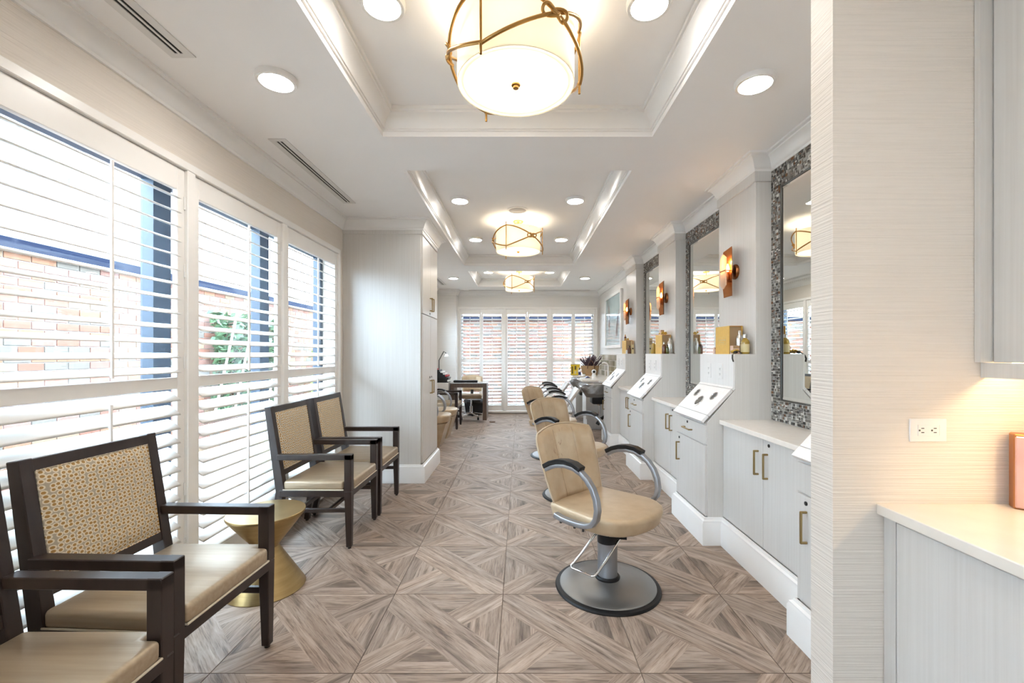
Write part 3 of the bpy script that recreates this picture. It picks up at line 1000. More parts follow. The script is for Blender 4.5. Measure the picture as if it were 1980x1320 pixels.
# ---- lounge armchairs
def armchair(label, loc, rz=0.0):
    t = thing('lounge_armchair', label, 'armchair', loc, rz, 'dark wood lounge armchairs')
    hw = .262
    for s in (-1, 1):
        y = s * hw
        g = G(); g.beam((.262, y, .012), (.258, y, .40), .036, .036, (0, 1, 0), .05, .05); g.beam((.258, y, .40), (.258, y, .657), .05, .05); g.obj('leg', 'darkwood', t)
        g = G(); g.lathe([(.012, 0), (.012, .013)], 10, (.262, y, 0)); g.obj('glide', 'dark', t)
        yb = s * .252
        g = G(); g.beam((-.285, yb, .012), (-.215, yb, .42), .036, .038, (0, 1, 0), .046, .06); g.obj('leg', 'darkwood', t)
        g = G(); g.lathe([(.012, 0), (.012, .013)], 10, (-.285, yb, 0)); g.obj('glide', 'dark', t)
        g = G(); g.beam((-.218, yb, .40), (-.305, yb, .985), .046, .062, (0, 1, 0), .046, .046); g.obj('back_post', 'darkwood', t)
        g = G(); g.beam((-.235, y, .637), (.283, y, .637), .05, .038, (0, 1, 0)); g.obj('arm', 'darkwood', t)
        g = G(); g.beam((-.22, y, .385), (.245, y, .385), .040, .045); g.obj('seat_rail', 'darkwood', t)
        g = G(); g.beam((-.245, y, .265), (.25, y, .265), .022, .028); g.obj('stretcher', 'darkwood', t)
    g = G(); g.beam((.262, -hw, .385), (.262, hw, .385), .042, .045, (1, 0, 0)); g.obj('seat_rail', 'darkwood', t)
    g = G(); g.beam((-.222, -hw, .385), (-.222, hw, .385), .042, .045, (1, 0, 0)); g.obj('seat_rail', 'darkwood', t)
    for x in (-.10, .12):
        g = G(); g.beam((x, -hw, .265), (x, hw, .265), .022, .026, (1, 0, 0)); g.obj('stretcher', 'darkwood', t)
    lean = Vector((-.087, 0, .585)).normalized()
    def onback(z, fwd=0.0):
        k = (z - .40) / .585
        return Vector((-.218 - .087 * k, 0, z)) + Vector((lean.z, 0, -lean.x)) * fwd
    for z, nm in ((.960, 'top_rail'), (.520, 'lower_rail')):
        c_ = onback(z); g = G()
        g.beam((c_.x, -.252, c_.z), (c_.x, .252, c_.z), .046, .045, tuple(Vector((lean.z, 0, -lean.x)))); g.obj(nm, 'darkwood', t)
    # padded panel
    g = G(); nu, nv = 16, 14; W2 = .226; z0, z1 = .535, .942
    e = lambda q: (max(0, 1 - abs(2 * q - 1) ** 7)) ** .5
    def grid(off, puff):
        return [[g.bm.verts.new(onback(z0 + (z1 - z0) * j / nv, off + puff * e(i / nu) * e(j / nv)) + Vector((0, -W2 + 2 * W2 * i / nu, 0))) for i in range(nu + 1)] for j in range(nv + 1)]
    F_, B_ = grid(.018, .018), grid(-.02, -.006)
    fs = []
    for j in range(nv):
        for i in range(nu):
            fs.append(g.bm.faces.new((F_[j][i], F_[j][i + 1], F_[j + 1][i + 1], F_[j + 1][i])))
            fs.append(g.bm.faces.new((B_[j][i + 1], B_[j][i], B_[j + 1][i], B_[j + 1][i + 1])))
    ring = [(0, i) for i in range(nu)] + [(j, nu) for j in range(nv)] + [(nv, i) for i in range(nu, 0, -1)] + [(j, 0) for j in range(nv, 0, -1)]
    for k in range(len(ring)):
        a, b = ring[k], ring[(k + 1) % len(ring)]
        fs.append(g.bm.faces.new((F_[a[0]][a[1]], B_[a[0]][a[1]], B_[b[0]][b[1]], F_[b[0]][b[1]])))
    bmesh.ops.recalc_face_normals(g.bm, faces=fs)
    pad = g.obj('back_pad', 'spots', t, 50)
    pts = [onback(z0 + .003, .02) + Vector((0, -W2 + .003, 0)), onback(z0 + .003, .02) + Vector((0, W2 - .003, 0)),
           onback(z1 - .003, .02) + Vector((0, W2 - .003, 0)), onback(z1 - .003, .02) + Vector((0, -W2 + .003, 0))]
    pp = []
    for k in range(4):
        for q in range(6): pp.append(pts[k].lerp(pts[(k + 1) % 4], q / 6))
    g = G(); g.tube(pp, .004, 6, closed=True); g.obj('piping', 'spots', pad, 60)
    # seat: crowned cushion notched round the front posts
    o1 = [(-.195, -.275), (.228, -.283), (.228, -.234), (.287, -.234), (.287, .234), (.228, .234), (.228, .283), (-.195, .275)]
    g = G(); g.prism([(x, y, .407) for x, y in o1], (0, 0, .062), .018, 4)
    for v_ in g.bm.verts:
        if v_.co.z > .44:
            v_.co.z += .012 * max(0, 1 - (v_.co.y / .30) ** 2)
    s_ = g.obj('seat', 'satin', t, 60)
    g = G(); g.tube([(x, y, .411) for x, y in o1], .0042, 6, closed=True); g.obj('piping', 'piping', s_, 60)
    return t
armchair('espresso armchair at the bottom left corner, cut off by the view edge', (-1.405, 1.13, 0), R(-1))
armchair('espresso armchair with spotted back next to the gold hourglass table, nearer side', (-1.445, 1.775, 0), R(-2))
armchair('espresso armchair with spotted back just beyond the gold hourglass table', (-1.455, 3.315, 0), 0)
armchair('espresso armchair with spotted back against the tall pale cabinet', (-1.45, 3.935, 0), 0)
armchair('espresso armchair at the far end, before the walnut desk, partly behind the cabinet', (-1.40, 8.08, 0), 0)

# ---- gold hourglass table
t = thing('hourglass_table', 'gold hourglass side table standing between the armchairs', 'side table', (-1.478, 2.545, 0))
g = G(); g.lathe([(.205, 0), (.207, .004), (.205, .008), (.070, .232), (.066, .242), (.070, .252), (.203, .425), (.206, .432), (.206, .436)], 56); g.obj('pedestal', 'gold', t, 30)
g = G(); g.lathe([(.206, .4365), (.206, .441), (.203, .443)], 56); g.obj('top', 'gold', t, 30)

# ================================================================== SALON CHAIRS
ARM = [(-.21, .695), (-.17, .718), (-.12, .735), (-.06, .744), (0, .740), (.05, .722), (.09, .695), (.125, .655), (.148, .605), (.157, .55),
       (.148, .502), (.122, .468), (.08, .450), (.03, .443), (-.03, .441), (-.09, .443), (-.14, .452)]
def arms(t, dz=0.0, y=.287):
    for s in (-1, 1):
        g = G(); g.ribbon([(x, s * y, z + dz) for x, z in ARM], .036, .026); a = g.obj('arm', 'grey_metal', t, 40)
        P = [(x, s * y, z + dz + .021) for x, z in ARM[:6]]
        P[0] = (P[0][0] - .008, P[0][1], P[0][2] - .004)
        g = G(); g.ribbon(P, .052, .026); g.obj('arm_pad', 'black', a, 40)
        g = G()
        for x in (-.10, 0, .06): g.lathe([(.007, -.012), (.007, .0)], 8, (x, s * y, .428 + dz))
        g.obj('bolt', 'dark', a)
def seat_cushion(t, z0, z1, m='vinyl'):
    o1 = [(-.25, -.235), (-.12, -.25), (.05, -.262), (.12, -.258), (.19, -.235), (.25, -.19), (.29, -.12), (.305, -.04)]
    o1 = o1 + [(x, -y) for x, y in o1[::-1]]
    g = G(); g.prism([(x, y, z0) for x, y in o1], (0, 0, z1 - z0), .028, 4)
    for v_ in g.bm.verts:
        if v_.co.z > (z0 + z1) / 2:
            v_.co.z += .014 * max(0, v_.co.x / .3) - .01 * (1 - (v_.co.y / .26) ** 2)
        else:
            v_.co.x *= .94
    s = g.obj('seat', m, t, 50)
    return s
def chair_back(t, m, z0=.46, h=.41, lean=.13, xb=-.26, w0=.44, w1=.52):
    nu, nv = 22, 18; th = .045
    e = lambda q, n=8: (max(0.0, 1 - abs(2 * q - 1) ** n)) ** .5
    def pt(i, j, side):
        u, v_ = i / nu, j / nv
        wv = w0 + (w1 - w0) * math.sin(min(1, v_ * 1.15) * math.pi / 2)
        if v_ > .88: wv *= 1 - .07 * ((v_ - .88) / .12) ** 2
        y = (u - .5) * wv
        z = z0 + v_ * h + .035 * v_ * (1 - (2 * u - 1) ** 2)
        x = xb - lean * v_ + .05 * (2 * u - 1) ** 2
        for sgn in (-1, 1):
            d = abs(u - (.5 + sgn * .17))
            if side > 0: x -= .009 * math.exp(-(d / .02) ** 2)
        return Vector((x + side * th * e(u) * e(v_, 10), y, z))
    g = G()
    F_ = [[g.bm.verts.new(pt(i, j, .6)) for i in range(nu + 1)] for j in range(nv + 1)]
    B_ = [[g.bm.verts.new(pt(i, j, -.5)) if 0 < i < nu and 0 < j < nv else F_[j][i] for i in range(nu + 1)] for j in range(nv + 1)]
    fs = []
    for j in range(nv):
        for i in range(nu):
            fs.append(g.bm.faces.new((F_[j][i], F_[j][i + 1], F_[j + 1][i + 1], F_[j + 1][i])))
            q = (B_[j][i + 1], B_[j][i], B_[j + 1][i], B_[j + 1][i + 1])
            fs.append(g.bm.faces.new(q))
    bmesh.ops.recalc_face_normals(g.bm, faces=fs)
    b = g.obj('backrest', m, t, 60)
    for sgn in (-1, 1):
        i = nu * (.5 + sgn * .17)
        g = G(); g.tube([pt(i, j, .6) + Vector((.002, 0, 0)) for j in range(1, nv)], .0028, 5); g.obj('seam', 'seam', b)
    # welt round the edge
    ring = [(0, j) for j in range(0, nv)] + [(i, nv) for i in range(0, nu)] + [(nu, j) for j in range(nv, 0, -1)] + [(i, 0) for i in range(nu, 0, -1)]
    g = G(); g.tube([pt(i, j, .0) for i, j in ring], .006, 6, closed=True); g.obj('welt', 'welt', b, 60)
    return b
def salon_chair(label, loc, yaw, m='vinyl'):
    t = thing('salon_chair', label, 'salon chair', loc, yaw, 'hydraulic styling chairs')
    g = G(); g.lathe([(.302, 0), (.304, .006), (.298, .014), (.278, .018), (.270, .012), (.270, .0)], 64, cap=False); g.obj('rubber_ring', 'black', t, 40)
    g = G(); g.lathe([(.279, .002), (.277, .020), (.270, .024), (.18, .033), (.12, .040), (.075, .052), (.070, .055)], 64); g.obj('base', 'base_metal', t, 30)
    g = G(); g.lathe([(.072, .05), (.073, .062), (.066, .07), (.058, .07)], 36, cap=False); g.obj('collar', 'black', t, 40)
    g = G(); g.lathe([(.057, .06), (.057, .262)], 36); g.obj('column', 'grey_metal', t, 40)
    g = G(); g.lathe([(.059, .262), (.059, .375)], 36); g.obj('pump_sleeve', 'bplastic', t, 40)
    def rot(p_):
        return (Matrix.Rotation(-yaw, 4, 'Z') @ Vector(p_))
    P = [(-.055, .035, .295), (-.07, .03, .285), (-.15, .015, .185), (-.195, .005, .135), (-.215, -.005, .122), (-.212, -.02, .117), (-.11, -.098, .108),
         (-.095, -.104, .110), (-.075, -.098, .125), (-.02, -.072, .185), (.06, -.03, .28), (.085, -.02, .295)]
    g = G(); g.tube([rot(q) for q in P], .007, 8); g.obj('foot_pump_lever', 'chrome', t, 50)
    g = G(); g.tube([rot((.04, -.02, .295)), rot((.105, -.03, .293))], .012, 8); g.obj('lever_pivot', 'bplastic', t, 50)
    g = G(); g.box(-.15, .15, -.15, .15, .372, .402, .01); g.beam((-.15, 0, .39), (-.31, 0, .40), .10, .02); g.obj('seat_plate', 'bplastic', t)
    seat_cushion(t, .40, .492)
    chair_back(t, m)
    g = G(); g.beam((-.29, 0, .39), (-.335, 0, .66), .10, .02); g.obj('back_bracket', 'bplastic', t)
    arms(t, y=.292)
    return t
salon_chair('worn beige salon chair nearest, on a round grey base', (.51, 2.557, 0), R(-48), 'worn')
salon_chair('beige salon chair second from the viewpoint, behind the worn one', (.515, 4.19, 0), R(-47))
salon_chair('beige salon chair third from the viewpoint, before the shampoo chairs', (.44, 5.82, 0), R(-33))

# ---- shampoo chairs (reclined, backs towards the basins)
def shampoo_chair(label, loc):
    t = thing('shampoo_chair', label, 'shampoo chair', loc, math.pi, 'reclined shampoo chairs')
    g = G(); g.box(-.2, .2, -.2, .2, 0, .03, .008); g.box(-.10, .10, -.10, .10, .03, .40); g.obj('base', 'bplastic', t)
    seat_cushion(t, .40, .492)
    g = G()
    g.prism([(-.24, -.24, .47), (-.205, -.24, .50), (-.43, -.24, .80), (-.465, -.24, .77)], (0, .48, 0), .014, 3); g.obj('backrest', 'lit_vinyl', t, 40)
    g = G(); g.beam((-.20, -.2, .43), (-.43, -.2, .73), .02, .02); g.beam((-.20, .2, .43), (-.43, .2, .73), .02, .02); g.obj('recline_bracket', 'chrome', t)
    arms(t, y=.30)
    return t
shampoo_chair('reclined shampoo chair with grey arms at the nearer basin', (.50, 7.23, 0))
shampoo_chair('reclined shampoo chair with grey arms at the farther basin', (.50, 8.72, 0))

# ---- dryer chairs along the left
def dryer_chair(label, loc):
    t = thing('dryer_chair', label, 'salon chair', loc, 0, 'boxy dryer chairs past the cabinet')
    g = G(); g.prism([(-.24, -.20, 0), (.16, -.20, 0), (.26, -.24, .34), (-.24, -.24, .34)], (0, .40, 0)); 
    for v_ in g.bm.verts:
        if v_.co.z > .3 and v_.co.y > 0: v_.co.y = .24
    g.obj('pedestal', 'vinyl', t)
    seat_cushion(t, .345, .455)
    chair_back(t, 'vinyl', z0=.45, h=.48)
    arms(t, dz=-.02, y=.29)
    return t
dryer_chair('boxy beige dryer chair just past the tall cabinet, nearer one', (-1.335, 6.52, 0))
dryer_chair('boxy beige dryer chair past the tall cabinet, farther one', (-1.335, 7.18, 0))

# ================================================================== STYLING STATIONS
def torus_ring(g, c, n_axis_u, n_axis_v, r, tr):
    pts = [Vector(c) + n_axis_u * r * math.cos(2 * math.pi * k / 24) + n_axis_v * r * math.sin(2 * math.pi * k / 24) for k in range(24)]
    g.tube(pts, tr, 6, closed=True)
def outlet(parent, p, axis_u, axis_n, vertical=True, gfci=False):
    """wall plate with two receptacles; p centre on the wall, axis_u horizontal along the wall, axis_n out of it"""
    u, n, z = Vector(axis_u), Vector(axis_n), Vector((0, 0, 1))
    p = Vector(p)
    a, b = (u, z) if vertical else (z, u)
    def plate(g, c, ha, hb, t0, t1):
        g.prism([c + a * sa * ha + b * sb * hb + n * t0 for sa, sb in ((-1, -1), (1, -1), (1, 1), (-1, 1))], n * (t1 - t0), .0015, 1)
    g = G(); plate(g, p, .036, .058, 0, .005); o = g.obj('outlet_plate', 'white', parent)
    g = G(); plate(g, p, .0175, .034, .005, .0065); r_ = g.obj('receptacle', 'white', o if parent is None else parent)
    if parent is None: pass
    g = G()
    for s in (-1, 1):
        c_ = p + b * s * .0195
        for q in (-1, 1):
            plate2 = [c_ + a * (q * .0065 + sa * .0013) + b * sb * .0045 + n * .0062 for sa, sb in ((-1, -1), (1, -1), (1, 1), (-1, 1))]
            g.prism(plate2, n * .0008)
        c2 = c_ - b * .010 * 1
        plate3 = [c2 + a * sa * .0025 + b * sb * .0025 + n * .0062 for sa, sb in ((-1, -1), (1, -1), (1, 1), (-1, 1))]
        g.prism(plate3, n * .0008)
    g.obj('slots', 'dark', o if parent is None else parent)
    return o
SZ = 1.355
def station(y0, label, full=True):
    t = thing('styling_station', label, 'styling station', (0, 0, 0), 0, 'pale wood styling stations with columns')
    y1 = y0 + SW
    g = G()
    g.prism([(SX + .016, y0, .02), (SX + .016, y0, .868), (1.535, y0, 1.098), (1.535, y0, SZ), (BXF, y0, SZ), (BXF, y0, 2.655), (XR - .002, y0, 2.655), (XR - .002, y0, .02)], (0, SW, 0), .002, 1)
    g.obj('body', 'lam', t)
    g = G(); g.box(BXF - .012, XR - .012, y0 - .012, y1 + .012, 2.585, 2.657, .002); g.obj('capital', 'lam', t)
    # sloped tool top
    sv = Vector((.222, 0, .2375)); sl = sv.length; sd = sv / sl; nn_ = Vector((-sd.z, 0, sd.x))
    A = Vector((SX - .012, y0 + .001, .862))
    def slab(a0, a1, th, nm, m, par):
        g = G(); q = [A + sd * a0, A + sd * a1, A + sd * a1 + nn_ * th, A + sd * a0 + nn_ * th]
        g.prism([tuple(x) for x in q], (0, SW - .002, 0), .0015, 1); return g.obj(nm, m, par)
    slab(0, .058, .022, 'tool_lip', 'plate', t)
    tt = slab(.061, sl - .014, .022, 'tool_top', 'plate', t)
    slab(sl - .011, sl + .012, .022, 'tool_ledge', 'plate', t)
    for dy, k, r_ in ((.138, .69, .034), (.443, .69, .034), (.294, .47, .047)):
        c_ = A + sd * (sl * k) + nn_ * .0225 + Vector((0, dy, 0))
        g = G(); torus_ring(g, c_, Vector((0, 1, 0)), sd, r_, .006); h_ = g.obj('holder_ring', 'chrome', tt, 60)
        g = G()
        vv_ = [g.bm.verts.new(c_ + nn_ * .001 + Vector((0, 1, 0)) * r_ * math.cos(2 * math.pi * q / 24) + sd * r_ * math.sin(2 * math.pi * q / 24)) for q in range(24)]
        g.bm.faces.new(vv_); g.obj('hole', 'dark', tt)
    g = G(); g.box(1.520, 1.535, y0 + .001, y1 - .001, 1.113, SZ, .0015); bp = g.obj('back_plate', 'plate', t)
    for yy in (y0 + .195, y0 + .393): outlet(bp, (1.520, yy, 1.225), (0, 1, 0), (-1, 0, 0))
    g = G(); g.box(SX, SX + .017, y0 + .004, y1 - .004, .709, .846, .002); d = g.obj('drawer', 'lam', t)
    pull(d, (SX, y0 + .235, .775), (SX, y0 + .375, .775), (-.028, 0, 0)); lock(d, (SX, y0 + .33, .822))
    g = G(); g.box(SX, SX + .017, y0 + .004, y1 - .004, .198, .699, .002); d = g.obj('door', 'lam', t)
    pull(d, (SX, y1 - .075, .488), (SX, y1 - .075, .628), (-.028, 0, 0)); lock(d, (SX, y1 - .07, .667))
    return t
station(STN[0], 'pale wood styling station nearest, mostly hidden by the stub wall')
station(STN[1], 'pale wood styling station second nearest, holding the open yellow box and amber bottle')
station(STN[2], 'pale wood styling station third nearest, behind the second salon chair')
station(STN[3], 'pale wood styling station farthest, beside the shampoo basin')

# bays between the stations: cabinet, worktop, mosaic, mirror
def base_cabinet(y0, y1, label):
    t = thing('base_cabinet', label, 'cabinet', (0, 0, 0), 0, 'two-door base cabinets between stations')
    g = G(); g.box(CX + .017, XR - .002, y0 + .002, y1 - .002, .02, .855); g.obj('body', 'lam', t)
    mid = (y0 + y1) / 2
    for i, (a, b) in enumerate(((y0 + .004, mid - .0015), (mid + .0015, y1 - .004))):
        g = G(); g.box(CX, CX + .017, a, b, .198, .850, .002); d = g.obj('door', 'lam', t)
        yy = mid - .05 if i == 0 else mid + .05
        pull(d, (CX, yy, .628), (CX, yy, .768), (-.028, 0, 0))
        if i == 0: lock(d, (CX, yy - .012, .822))
    return t
rm = random.Random(11)
def mosaic(y0, y1, z0, z1, my0, my1, mz0, mz1, label):
    root = thing('mosaic_panel', label, 'mosaic', (0, 0, 0), 0, 'mosaic panels behind the mirrors')
    g = G(); g.box(XR - .006, XR - .0005, y0, y1, z0, z1); g.obj('grout_bed', 'wgrout', root)
    V, F, MI = [], [], []
    c_ = .0205
    def piece(a0, a1, b0, b1):
        d = XR - .006 - rm.uniform(.0025, .0045)
        i0 = len(V)
        V.extend([(d, a0, b0), (d, a1, b0), (d, a1, b1), (d, a0, b1), (XR - .006, a0, b0), (XR - .006, a1, b0), (XR - .006, a1, b1), (XR - .006, a0, b1)])
        m_ = rm.choices((0, 1, 2, 3, 4), (26, 34, 22, 8, 10))[0]
        for f in ((0, 3, 2, 1), (0, 1, 5, 4), (1, 2, 6, 5), (2, 3, 7, 6), (3, 0, 4, 7)):
            F.append(tuple(i0 + q for q in f)); MI.append(m_)
    ny, nz = int((y1 - y0) / c_), int((z1 - z0) / c_)
    py, pz = (y1 - y0) / ny, (z1 - z0) / nz
    gp = .0013
    for i in range(ny):
        for j in range(nz):
            a, b = y0 + i * py, z0 + j * pz
            if a > my0 + .005 and a + py < my1 - .005 and b > mz0 + .005 and b + pz < mz1 - .005: continue
            k = rm.random()
            if k < .25: piece(a + gp, a + py - gp, b + gp, b + pz - gp)
            elif k < .62: piece(a + gp, a + py - gp, b + gp, b + pz / 2 - gp); piece(a + gp, a + py - gp, b + pz / 2 + gp, b + pz - gp)
            else: piece(a + gp, a + py / 2 - gp, b + gp, b + pz - gp); piece(a + py / 2 + gp, a + py - gp, b + gp, b + pz - gp)
    stuff(pydata('mosaic_pieces', V, F, ['tile1', 'tile2', 'tile3', 'tile4', 'tile5'], root, MI))
def wall_mirror(y0, y1, z0, z1, label):
    t = thing('wall_mirror', label, 'mirror', (0, 0, 0), 0, 'bevelled mirrors on mosaic')
    x = XR - .012
    g = G(); f = .007
    g.box(x - .016, x, y0, y0 + f, z0, z1); g.box(x - .016, x, y1 - f, y1, z0, z1); g.box(x - .016, x, y0 + f, y1 - f, z0, z0 + f); g.box(x - .016, x, y0 + f, y1 - f, z1 - f, z1)
    g.obj('frame', 'mframe', t)
    b = .024
    a0, a1, c0, c1 = y0 + f, y1 - f, z0 + f, z1 - f
    g = G()
    xo, xi = x - .008, x - .0115
    quad(g, (xi, a0 + b, c0 + b), (xi, a1 - b, c0 + b), (xi, a1 - b, c1 - b), (xi, a0 + b, c1 - b))
    g.obj('glass', 'mirror', t)
    g = G()
    O = [(xo, a0, c0), (xo, a1, c0), (xo, a1, c1), (xo, a0, c1)]; I = [(xi, a0 + b, c0 + b), (xi, a1 - b, c0 + b), (xi, a1 - b, c1 - b), (xi, a0 + b, c1 - b)]
    for k in range(4):
        l = (k + 1) % 4; quad(g, O[k], O[l], I[l], I[k])
    g.obj('bevel', 'bevel_mirror', t)
names = ['nearest, beside the stub wall', 'in the second bay, behind the second salon chair', 'in the third bay, beyond the copper sconces']
for i in range(3):
    y0, y1 = STN[i] + SW, STN[i + 1]
    base_cabinet(y0, y1, 'two-door pale wood base cabinet ' + names[i])
    g = G(); g.box(1.420, XR - .002, y0 + .001, y1 - .001, .856, .886, .003, 2)
    tag(g.obj('countertop', 'quartz'), 'cream quartz worktop ' + names[i], 'countertop', 'quartz worktops between stations')
    mosaic(y0 + .002, y1 - .002, .888, 2.654, y0 + .14, y1 - .14, 1.038, 2.503, 'brown and grey mosaic tile panel ' + names[i])
    wall_mirror(y0 + .14, y1 - .14, 1.038, 2.503, 'tall black edged wall mirror ' + names[i])

# ---- sconces
def sconce(y, label):
    t = thing('wall_sconce', label, 'sconce', (BXF, y, 1.995), math.pi, 'copper and alabaster sconces')
    g = G(); g.lathe([(.0, 0), (.058, 0), (.058, .012), (.050, .022), (.0, .026)], 28, axis='x', cap=False); g.obj('backplate', 'copper', t, 40)
    g = G(); g.tube([(.015, 0, 0), (.032, 0, 0)], .010, 8); g.obj('stem', 'copper', t, 50)
    out = [(0, .20), (.070, .168), (.090, 0.03), (.066, -.195), (0, -.185)]
    for s in (1, -1):
        g = G()
        q = [(.028 + yy * .47, s * yy, zz) for yy, zz in out]
        g.prism(q, (.004, 0, 0)); g.obj('folded_panel', 'copper', t)
    g = G(); g.tube([(.03, 0, -.075), (.062, 0, -.075), (.062, 0, -.06)], .006, 8); g.lathe([(.015, -.065), (.015, -.005), (.012, 0)], 14, (.062, 0, 0)); g.obj('candle_holder', 'copper', t, 50)
    g = G(); g.lathe([(.004, 0), (.011, .012), (.013, .024), (.009, .042), (.003, .058), (.001, .062)], 14, (.062, 0, .0)); g.obj('flame_bulb', 'bulb', t, 60)
    g = G(); g.prism([(.092, 0, .135), (.092, .045, .105), (.092, .045, -.105), (.092, 0, -.135), (.092, -.045, -.105), (.092, -.045, .105)], (.010, 0, 0), .001, 1); g.obj('alabaster_shade', 'alabaster', t)
    g = G(); g.beam((.048, .04, .004), (.105, .04, .004), .006, .008); g.beam((.048, -.04, .004), (.105, -.04, .004), .006, .008); g.beam((.106, -.046, .004), (.106, .046, .004), .006, .010, (1, 0, 0)); g.obj('bracket', 'copper', t)
    ld = bpy.data.lights.new('sconce_bulb', 'POINT'); ld.energy = SCONCE; ld.color = (1.0, .58, .24); ld.shadow_soft_size = .012
    lo = bpy.data.objects.new('sconce_bulb', ld); col.objects.link(lo); lo.parent = t; lo.location = (.064, 0, .078)
names = ['on the nearest visible column, above the large open yellow box', 'on the middle column, above the third station', 'on the farthest column, beside the white framed picture']
for i in range(3):
    sconce(STN[i + 1] + SW / 2, 'lit copper and alabaster sconce ' + names[i])

# ---- products on the ledges
def gift_box(x, y0, y1, h, label, d=.10, text=True):
    t = thing('gift_box', label, 'box', (x, y0, SZ), 0, 'yellow gift boxes on the ledges')
    L = y1 - y0; w = .004
    g = G(); g.box(0, w, 0, L, 0, h); g.box(d - w, d, 0, L, 0, h); g.box(w, d - w, 0, L, 0, w); g.box(w, d - w, L - w, L, w, h); g.obj('shell', 'ygold', t)
    g = G(); g.box(w, d - w, .002, L - w, h - w, h); g.obj('lid_panel', 'orange', t)
    g = G(); g.box(w, d - w, .012, .016, w, h - w); g.obj('lining', 'kraft', t)
    if text:
        g = G()
        for a0, a1, b0, b1 in ((.05, .17, .128, .1295), (.05, .17, .0735, .075), (.05, .0515, .075, .128), (.1685, .17, .075, .128)):
            g.box(-.0008, 0, a0 * L / .22, a1 * L / .22, b0, b1)
        g.obj('printed_border', 'label', t)
        for s, sz, z in (("L'OCCITANE", .019, .101), ("EN PROVENCE", .011, .084)):
            cu = bpy.data.curves.new('lettering', 'FONT'); cu.body = s; cu.size = sz; cu.align_x = 'CENTER'; cu.extrude = .0003
            cu.materials.append(M['label'])
            tmp = bpy.data.objects.new('lettering_curve', cu); col.objects.link(tmp)
            bpy.context.view_layer.update()
            me = bpy.data.meshes.new_from_object(tmp.evaluated_get(bpy.context.evaluated_depsgraph_get()))
            bpy.data.objects.remove(tmp)
            o = link('lettering', me, t)
            o.location = (-.0008, L / 2, z); o.rotation_euler = (R(90), 0, R(-90))
    return t
def bottle(name, x, y, z, h, r, label, body, cap, cap_h=.02, sx=1.0, liquid=None, lab=None, pump=False, cat='bottle', group='bottles on the station ledges'):
    t = thing(name, label, cat, (x, y, z), 0, group)
    hb = h - cap_h
    g = G(); g.lathe([(r * .92, 0), (r, .004), (r, hb * .72), (r * .85, hb * .86), (r * .42, hb * .97), (r * .40, hb)], 24, sx=sx); g.obj('body', body, t, 40)
    g = G(); g.lathe([(r * .46, hb), (r * .46, hb + cap_h * .85), (r * .36, hb + cap_h)], 18)
    if pump: g.tube([(0, 0, hb + cap_h), (0, 0, hb + cap_h + .012), (-r * 1.1, 0, hb + cap_h + .010)], .003, 6)
    g.obj('cap', cap, t, 40)
    if lab:
        g = G(); g.lathe([(r * 1.012, hb * .12), (r * 1.012, hb * .62)], 24, sx=sx, cap=False); g.obj('label', lab, t, 40)
    return t
def small_box(x0, x1, y0, y1, z0, h, label, m='pinkcard', group='small boxes on the ledges'):
    t = thing('soap_box', label, 'box', (0, 0, 0), 0, group)
    g = G(); g.box(x0, x1, y0, y1, z0, z0 + h, .001); g.obj('carton', m, t)
    g = G(); g.box(x0 + .002, x1 - .002, y0 - .0008, y0, z0 + h * .7, z0 + h - .002); g.obj('band', 'kraft', t)
    g = G(); g.lathe([(.012, 0), (.012, -.0012)], 16, ((x0 + x1) / 2, y0, z0 + h * .4), axis='y'); g.obj('round_print', 'dark', t)
    return t
def flowers(c, n, rad, label, seed, spread=(1, 1, .5)):
    rl = random.Random(seed)
    t = thing('dried_flowers', label, 'dried flowers', c, 0, 'gold dried flowers on the ledges')
    g = G()
    for _ in range(n):
        g.ball((rl.uniform(-rad, rad) * spread[0], rl.uniform(-rad, rad) * spread[1], rl.uniform(0, rad) * spread[2] + .006), rl.uniform(.005, .009), 6)
    stuff(g.obj('blossoms', 'flower', t, 60))
    g = G()
    for _ in range(4):
        g.tube([(0, 0, .004), (rl.uniform(-rad, rad) * spread[0], rl.uniform(-rad, rad) * spread[1], .01)], .0018, 5)
    stuff(g.obj('stems', 'kraft', t))
    return t
# second station
gift_box(1.565, 3.275, 3.50, .212, 'large open yellow gift box on the nearest visible ledge')
bottle('silver_bottle', 1.632, 3.255, SZ, .175, .026, 'silver aluminium bottle behind the amber bottle, beside the large yellow box', 'silver', 'silver', .024)
bottle('amber_bottle', 1.632, 3.172, SZ, .145, .036, 'amber shower oil bottle with clear cap at the ledge corner', 'amber', 'silver', .028, sx=.75, lab='label')
small_box(1.565, 1.615, 3.215, 3.260, SZ, .062, 'small pink soap carton in front of the large yellow box')
small_box(1.585, 1.625, 3.565, 3.60, SZ, .055, 'small pink soap carton behind the large yellow box')
flowers((1.555, 3.185, SZ), 22, .03, 'gold dried blossoms hanging over the nearest visible ledge edge', 2, (.7, 1, .8))
t = thing('black_ribbon', 'black ribbon drooping over the nearest visible ledge', 'ribbon', (1.555, 3.135, SZ))
g = G(); g.ribbon([(.05, .035, .006), (.02, .02, .022), (-.012, .004, .014), (-.036, -.006, -.004), (-.042, -.016, -.03), (-.036, -.02, -.055)], .018, .002); g.obj('tail', 'black', t)
g = G(); g.ball((-.005, .01, .014), .012, 8, 1.4, 1, .8); g.obj('bow', 'black', t, 60)
